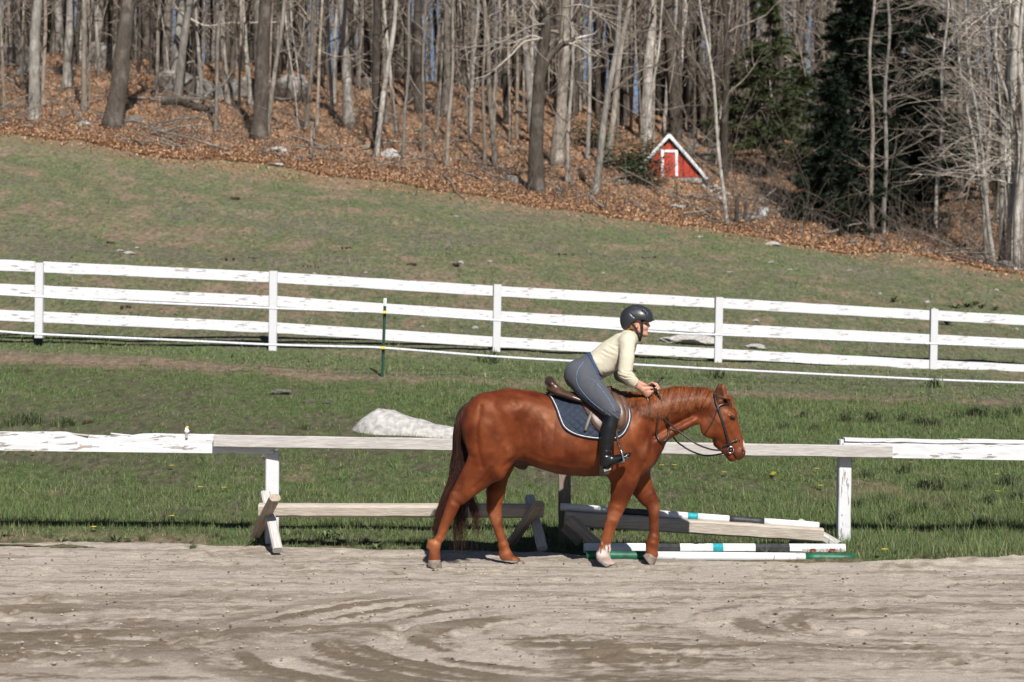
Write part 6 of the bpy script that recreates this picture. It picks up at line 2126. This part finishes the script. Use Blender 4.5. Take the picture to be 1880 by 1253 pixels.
# splinter lying over the split
part("splinter", *beam(rp(131, 797, -.02), rp(163, 800, -.045), .05, .016, .004, 6, wob=.006), M_GREYW, root, False)
part("splinter", *beam(rp(205, 796.5, .0), rp(240, 800, -.03), .05, .014, .004, 6, wob=.006), M_PEEL, root, False)
a, b = rp(393, 809.5, -.092), rp(1637, 830, -.092)
part("rail", *beam(a, b, .075, .111, .007, 40, wob=.005, seed=4), M_GREYW, root, False, loc=a)['label'] = "long bare grey middle rail"
rough_rail(1547, 2120, .09, lambda x: np.interp(x, [1547, 1880, 2120], [813, 817, 821]), lambda x: np.interp(x, [1547, 1880, 2120], [839, 845, 850]), 150, M_PEELR, "rail", 9, None, "right rail with flaking white paint")
part("cap_board", *beam(rp(1549, 807, .02), rp(1768, 812, .02), .13, .034, .006, 30, wob=.006, seed=6), M_PEELR, root, False)
part("cap_board", *beam(rp(1760, 809.5, .03), rp(2120, 818, .03), .12, .036, .006, 30, wob=.006, seed=8), M_PEELR, root, False)
# little insulator knob on the left rail
M_GALV = simple("galvanised_fitting", (.45, .45, .44), .45, .4, metal=.6)
c = rp(344, 795, -.02)
kn = empty("insulator", c, None, None); kn.parent = root; kn.location = [float(v) for v in (c - wloc(root))]
part("bracket", *beam(c + [0, -.05, -.02], c + [0, .0, -.02], .02, .05, .003, side=(1, 0, 0)), M_GALV, kn, False)
part("knob", *tube([c + [0, -.03, 0], c + [0, -.03, .02], c + [0, -.03, .032], c + [0, -.03, .05]], [.018, .026, .016, .014], 10), M_WHITETIP, kn)
part("cap", *tube([c + [.004, -.03, .05], c + [.006, -.03, .062]], [.017, .012], 8), M_YELLOW, kn)

# low cross rail jump on the left --------------------------------------------
def wbeam(name, a, b, w_, h_, mat, root, ch=.012, roll=0, seed=0, side=None, n=10, label=None):
    o = part(name, *beam(a, b, w_, h_, ch, n, roll, .006, seed, side), mat, root, False, loc=a)
    if label: o['label'] = label
    return o
M_TIMB_PALE = grey_wood_up("pale_jump_leg", (.36, .335, .31), (.52, .50, .475))
def legbeam(a, b, w_, h_, root, ch, seed):
    a, b = np.asarray(a, float), np.asarray(b, float)
    L = float(np.linalg.norm(b - a))
    V, Fa = beam((0, 0, 0), (0, 0, L), w_, h_, ch, 10, 0, .005, seed)
    o = bpy.data.objects.new("leg", mesh_data("leg", V, Fa, M_TIMB_PALE if seed in (6, 8, 17) else M_TIMB_UP, False))
    o.location = [float(v) for v in a - wloc(root)]
    o.rotation_euler = Vector([float(v) for v in b - a]).to_track_quat('Z', 'Y').to_euler()
    return link(o, root)
root = empty("cross_jump", PX(740, 1008, 18.0), "low timber cross jump with a weathered beam left of the horse's forelegs", "jump")
root['label'] = "low timber cross jump lying level behind the horse's hind legs"
wbeam("crossbeam", PX(476, 936.5, 17.95), PX(998, 938.5, 17.80), .105, .118, M_TIMBER, root, .022, .16, 3, n=24)
legbeam(PX(469, 982, 18.25), PX(505, 914, 17.62), .07, .10, root, .02, 5)
legbeam(PX(510, 1011, 17.55), PX(487, 906, 18.15), .065, .088, root, .014, 6)
legbeam(PX(938, 998, 18.1), PX(990, 926, 17.60), .07, .10, root, .02, 7)
legbeam(PX(996, 1008, 17.60), PX(972, 913, 18.1), .065, .088, root, .014, 8)
# fallen jump on the right
root = empty("fallen_jump", PX(1270, 1000, 17.95), "timber jump with one end sunk low, its beam sloping down to the right", "jump")
wbeam("crossbeam", PX(1036, 952, 17.85), PX(1510, 982.5, 17.95), .105, .125, M_TIMBER, root, .016, .06, 13, n=24)
legbeam(PX(1046, 955, 17.80), PX(1098, 1003, 17.65), .085, .115, root, .02, 15)
legbeam(PX(1036, 968, 18.05), PX(1066, 996, 18.0), .085, .115, root, .02, 16)
legbeam(PX(1466, 960, 18.15), PX(1538, 1002, 18.0), .075, .115, root, .014, 17)
legbeam(PX(1456, 999, 18.1), PX(1482, 992, 17.95), .075, .080, root, .014, 18)
# painted poles
M_PW = peeling("pole_white_paint", .31, (1.5, 10, 10), (.60, .60, .60), (.40, .38, .35))
M_PB = simple("pole_black_paint", (.028, .029, .031), .55, .3, var=.5, scale=25)
M_PT = simple("pole_teal_paint", (.012, .26, .30), .55, .3)
M_PG = simple("pole_green_paint", (.010, .085, .045), .5, .35, var=.4, scale=14)
M_PR = simple("pole_red_mark", (.17, .022, .018), .6)
M_SILV = simple("silver_tape", (.45, .46, .47), .35, .5)
def pole(p0, p1, x0, x1, r, bands, label, seg=10, twist=0.0):
    """bands: photo column where the band starts, material, name"""
    p0, p1 = np.asarray(p0, float), np.asarray(p1, float)
    root = empty("jump_pole", (p0 + p1) / 2, label, "jump pole", "painted jump poles")
    xs = [b[0] for b in bands] + [x1]
    for k, (xa, mat, nm) in enumerate(bands):
        fa, fb = (xa - x0) / (x1 - x0), (xs[k + 1] - x0) / (x1 - x0)
        L = p0 + (p1 - p0) * np.linspace(fa, fb, 6)[:, None]
        V, Fa = tube(L, r, seg, twist=twist)
        part(nm, V, Fa, mat, root, seg > 8, loc=L[0])
    return root
pole(PX(1029, 931, 17.93), PX(1503, 966, 17.99), 1029, 1503, .036, [(1029, M_PW, "white_band"), (1139, M_PB, "black_band"), (1209, M_PW, "white_band"), (1262, M_PT, "teal_band"), (1280, M_PW, "white_band"), (1338, M_PB, "black_band"), (1402, M_PW, "white_band")],
     "white, black and teal pole resting on the sloping beam", 14)
r2 = pole(PX(1072, 1006.5, 17.50), PX(1551, 1008, 17.62), 1072, 1551, .047, [(1072, M_PW, "white_band"), (1184, M_PB, "black_band"), (1247, M_PW, "white_band"), (1307, M_PT, "teal_band"), (1326, M_PW, "white_band"), (1385, M_PB, "black_band"), (1448, M_PW, "white_band")],
     "eight sided white, black and teal pole lying on the ground", 8, math.pi / 8)
# grey lower face with red diamonds at its right end
Lz = .047
for xa, xb in ((1472, 1548),):
    a = PX(xa, 1008, 17.6) + [0, -.0445, -.008]; b = PX(xb, 1008, 17.62) + [0, -.0445, -.008]
    part("grey_face", *beam(a, b, .006, .030, .001), M_GREYW, r2, False)
for xc in (1491, 1526):
    c = PX(xc, 1008, 17.6) + [0, -.0495, -.008]
    V = np.array([c + [-.033, 0, 0], c + [-.018, 0, .014], c + [.018, 0, .014], c + [.033, 0, 0], c + [.018, 0, -.014], c + [-.018, 0, -.014], c + [0, .004, 0]])
    part("red_diamond", V, np.array([[0, 1, 6], [1, 2, 6], [2, 3, 6], [3, 4, 6], [4, 5, 6], [5, 0, 6]])[:, ::-1], M_PR, r2, False)
pole(PX(1076, 1020, 17.22), PX(1568, 1025, 17.26), 1076, 1568, .042, [(1076, M_PG, "green_band"), (1190, M_PW, "white_band"), (1461, M_SILV, "silver_tape"), (1478, M_PG, "green_band")],
     "white ground pole with green ends lying nearest the arena sand", 14)
# ================================================================== SMALL THINGS
M_WEED = NT("weed_leaf")
_t = M_WEED
_c = _t.ramp(_t.island(), [(0, (.050, .068, .028)), (.6, (.085, .108, .046)), (1, (.140, .155, .080))])
M_WEED = _t.done(_c, .6, .25)
def rosette(n, L, w_, seed, up=.5):
    r = np.random.default_rng(seed)
    vs = []
    for k in range(n):
        a = r.uniform(0, 6.283); l = L * r.uniform(.5, 1.15); e = r.uniform(.15, up + .35)
        d = np.array([math.cos(a), math.sin(a), 0]); s_ = np.array([-math.sin(a), math.cos(a), 0]) * w_ * r.uniform(.6, 1.2)
        base = d * .01
        m1 = d * l * .45 + [0, 0, l * e * .7]; m2 = d * l * .8 + [0, 0, l * e * .85]; tip = d * l + [0, 0, l * e * .6]
        vs += [np.stack([base - s_ * .3, base + s_ * .3, m1 + s_ * .9, m1 - s_ * .9]), np.stack([m1 - s_ * .9, m1 + s_ * .9, m2 + s_ * .7, m2 - s_ * .7]), np.stack([m2 - s_ * .7, m2 + s_ * .7, tip + s_ * .05, tip - s_ * .05])]
    V = np.concatenate(vs)
    return V, np.arange(len(V)).reshape(-1, 4)
def tuft(n, L, w_, seed, lean=.45):
    r = np.random.default_rng(seed)
    vs = []
    for k in range(n):
        a = r.uniform(0, 6.283); l = L * r.uniform(.45, 1.1); o = np.append(r.normal(0, L * .22, 2), -.01)
        d = np.array([math.cos(a), math.sin(a), 0]) * abs(r.normal(0, lean)); s_ = np.array([math.cos(a + 1.6), math.sin(a + 1.6), 0]) * w_
        m = o + d * l * .45 + [0, 0, l * .62]; t_ = o + d * l + [0, 0, l * max(.45, 1 - np.linalg.norm(d) * .5)]
        vs += [np.stack([o - s_, o + s_, m + s_ * .8, m - s_ * .8]), np.stack([m - s_ * .8, m + s_ * .8, t_ + s_ * .1, t_ - s_ * .1])]
    V = np.concatenate(vs)
    return V, np.arange(len(V)).reshape(-1, 4)
_ros = [mesh_data("weed_plant", *rosette(22, .125, .012, 60 + k, .35), M_WEED, False) for k in range(5)]
_tuf = [mesh_data("grass_clump", *tuft(130, .19, .0045, 70 + k, .6), M_WEED, False) for k in range(5)]
_tall = [mesh_data("weed_plant", *tuft(60, .24, .010, 80 + k, .45), M_WEED, False) for k in range(3)]
def plant(name, me, px, py, sc, label, group, cat="plant"):
    p = GP(px, py); p[2] = float(lawn_z(np.array([p[0]]), np.array([p[1]]))[0])
    o = bpy.data.objects.new(name, me)
    o.location = [float(v) for v in p]; o.rotation_euler = (0, 0, float(RNG.uniform(0, 6.28))); o.scale = (sc,) * 3
    link(o); return tag(o, label, cat, group)
G1 = "weeds along the edge of the arena sand"
for i, (x, y, s_) in enumerate([(10, 984, .7), (28, 996, .8), (90, 986, 1.0), (112, 990, .9), (140, 992, .8), (165, 990, .6), (213, 990, 1.0), (235, 992, .8), (262, 990, 1.1), (292, 996, .6), (330, 990, .5), (355, 1004, .9), (375, 1004, .6), (398, 988, .9), (410, 992, .7),
         (462, 1000, .8), (478, 1004, .7), (452, 1004, .6), (528, 985, 1.1), (552, 984, 1.2), (575, 988, 1.1), (600, 990, 1.2), (585, 1002, 1.1), (560, 1006, .8), (625, 1000, 1.1), (650, 1004, 1.0), (672, 1000, .9), (690, 1006, 1.0), (712, 1005, .9), (735, 1004, 1.1), (620, 984, .9), (755, 1008, .8),
         (1645, 1024, .7), (1590, 1020, .6), (1575, 1012, .6), (1700, 1028, .6), (1610, 1028, .5), (770, 998, .9), (700, 990, .7), (540, 1000, 1.0)]):
    plant("weed_plant", _ros[i % 5] if i % 3 == 0 else _tuf[i % 5], x, y, s_ * (.85 if i % 3 == 0 else .42), "low broad leaved weed at the grassy rim of the arena sand", G1)
G2 = "grass clumps in the lawn"
spots = [(40, 782, 1.1), (62, 780, 1.2), (20, 784, .9), (110, 784, 1.0), (130, 782, .8), (1440, 790, .8), (1495, 792, .9), (1555, 775, 1.1), (1612, 778, 1.2), (1690, 784, 1.1), (1715, 786, 1.0), (1790, 766, 1.2), (1805, 768, 1.1), (1840, 772, 1.0), (1600, 772, 1.0), (1660, 776, 1.0), (1475, 768, .8), (1760, 770, 1.0), (1865, 764, 1.0),
         (1580, 935, .8), (1620, 930, .9), (1700, 900, 1.1), (1725, 902, 1.1), (1775, 905, .9), (1815, 930, .9), (1850, 895, 1.0), (1870, 920, .9), (1640, 960, .8), (1690, 945, .9), (1745, 940, .8), (1800, 970, .8), (720, 772, .8), (690, 780, .7), (560, 790, .6), (830, 778, .7), (1590, 880, .8), (1660, 870, .9)]
for i, (x, y, s_) in enumerate(spots):
    plant("grass_clump", _tuf[i % 5], x, y, s_, "taller clump of green grass rising from the lawn", G2)
for i, (x, y, s_, lab) in enumerate(((76, 626, .6, "small weed at the foot of the left fence post"), (905, 670, 1.1, "tall weed at the foot of the fence post behind the saddle"), (1318, 696, 1.0, "weed at the foot of the fence post behind the horse's ears"), (1714, 712, 1.0, "weed at the foot of the right fence post"), (880, 668, .7, "low weed left of the tall weed behind the saddle"))):
    plant("weed_plant", _tall[i % 3], x, y, s_, lab, "weeds at the fence posts")
for i, (x, y) in enumerate(((1755, 566), (1775, 564), (1800, 570), (1825, 574), (1790, 562), (1640, 557), (1740, 606))):
    plant("weed_plant", _ros[i % 5], x, y, 1.8, "dark green weed in the turf above the right fence panel", "dark weeds above the fence")
LMARK = [(25, "the left border"), (340, "the knob on the left rail"), (499, "the left rail post"), (740, "the boulder"), (1100, "the horse's forelegs"), (1548, "the right rail post"), (1800, "the right border")]
relabel([o for o in S.objects if o.get('group') == G1], "low weed at the sand's rim", LMARK)
relabel([o for o in S.objects if o.get('group') == G2], lambda o: "grass clump in the lawn" + (" beyond the rail" if o.location[1] > 4.5 else " near the sand"), LMARK)
relabel([o for o in S.objects if o.get('group') == "dark weeds above the fence"], "dark weed above the fence", [(1711, "the right fence post")])
# dandelions
M_DAND = simple("dandelion_yellow", (.70, .50, .05), .6)
def flower():
    mb = MB()
    o = np.array([0, 0, .040])
    th = np.linspace(0, 6.283, 10, endpoint=False)
    for k in th:
        d = np.array([math.cos(k), math.sin(k), .25]); s_ = np.array([-math.sin(k), math.cos(k), 0]) * .008
        mb.add((np.stack([o - s_ * .3, o + s_ * .3, o + d * .024 + s_, o + d * .024 - s_]), np.array([[0, 1, 2, 3]])))
    return mb.get()
_fl = mesh_data("dandelion", *flower(), M_DAND, False)
for (x, y) in ((172, 980), (315, 960), (368, 908), (412, 909), (314, 866), (1215, 867), (1238, 866), (1330, 879), (1421, 881), (1507, 905), (1556, 752), (1563, 753), (1427, 783), (1850, 756), (1672, 858), (1830, 882), (1832, 914), (1878, 935), (1625, 1026), (1510, 780), (60, 840), (1418, 884), (1420, 882), (1500, 873)):
    plant("dandelion", _fl, x, y, 1.25, "yellow dandelion flower dotted in the lawn", "dandelions in the lawn", "flower")
relabel([o for o in S.objects if o.get('group') == "dandelions in the lawn"], "yellow dandelion in the lawn", LMARK)
# droppings and earth clods on the pasture
M_DUNG = simple("dark_dung", (.050, .034, .024), .9, .1, var=.5, scale=30, bump=.01)
def dung(px, py, w_, h_, lab):
    p = GP(px, py); p[2] = float(lawn_z(np.array([p[0]]), np.array([p[1]]))[0]); d = p[1] - CAM_Y
    root = empty("dung_pile", p, lab, "dung pile", "droppings on the pasture")
    mb = MB()
    for k in range(9):
        V = rock_mesh(50 + k, .5) * (h_ * d / FPX * .45)
        mb.add((V * RNG.uniform(.6, 1.1) + np.array([RNG.normal(0, w_ * .28), 0, 0]) * d / FPX + [0, RNG.normal(0, .12), abs(RNG.normal(0, h_ * .15)) * d / FPX], _IF))
    V, Fa = mb.get()
    part("clods", V + p, Fa, M_DUNG, root, False)['kind'] = "stuff"
for (x, y, w_, h_, lab) in ((430, 372, 14, 10, "dark dropping heap below the stout grey trunk"), (204, 440, 16, 9, "dark dropping heap in the upper left pasture"), (418, 474, 34, 6, "wide flat dark dropping above the second fence post"), (470, 476, 22, 5, "small flat dropping just right of the wide flat one"),
                            (564, 488, 40, 6, "brown scattered droppings above the left half of the fence"), (640, 456, 20, 6, "brown dropping near the top of the middle pasture"), (756, 490, 18, 7, "dark dropping above the steel post's right"), (833, 495, 14, 10, "dark tussock of dung above the middle fence post"),
                            (1035, 470, 30, 6, "brown dropping above the rider"), (1195, 480, 24, 6, "dark dropping uphill right of the rider's helmet"), (18, 500, 30, 9, "brown dropping at the left border above the fence"), (232, 566, 16, 7, "dark dropping behind the left fence panel"), (160, 776, 26, 10, "brown clod in the lawn behind the left rail"), (1160, 684, 40, 8, "brown earth clod behind the rider's elbow")):
    dung(x, y, w_, h_, lab)
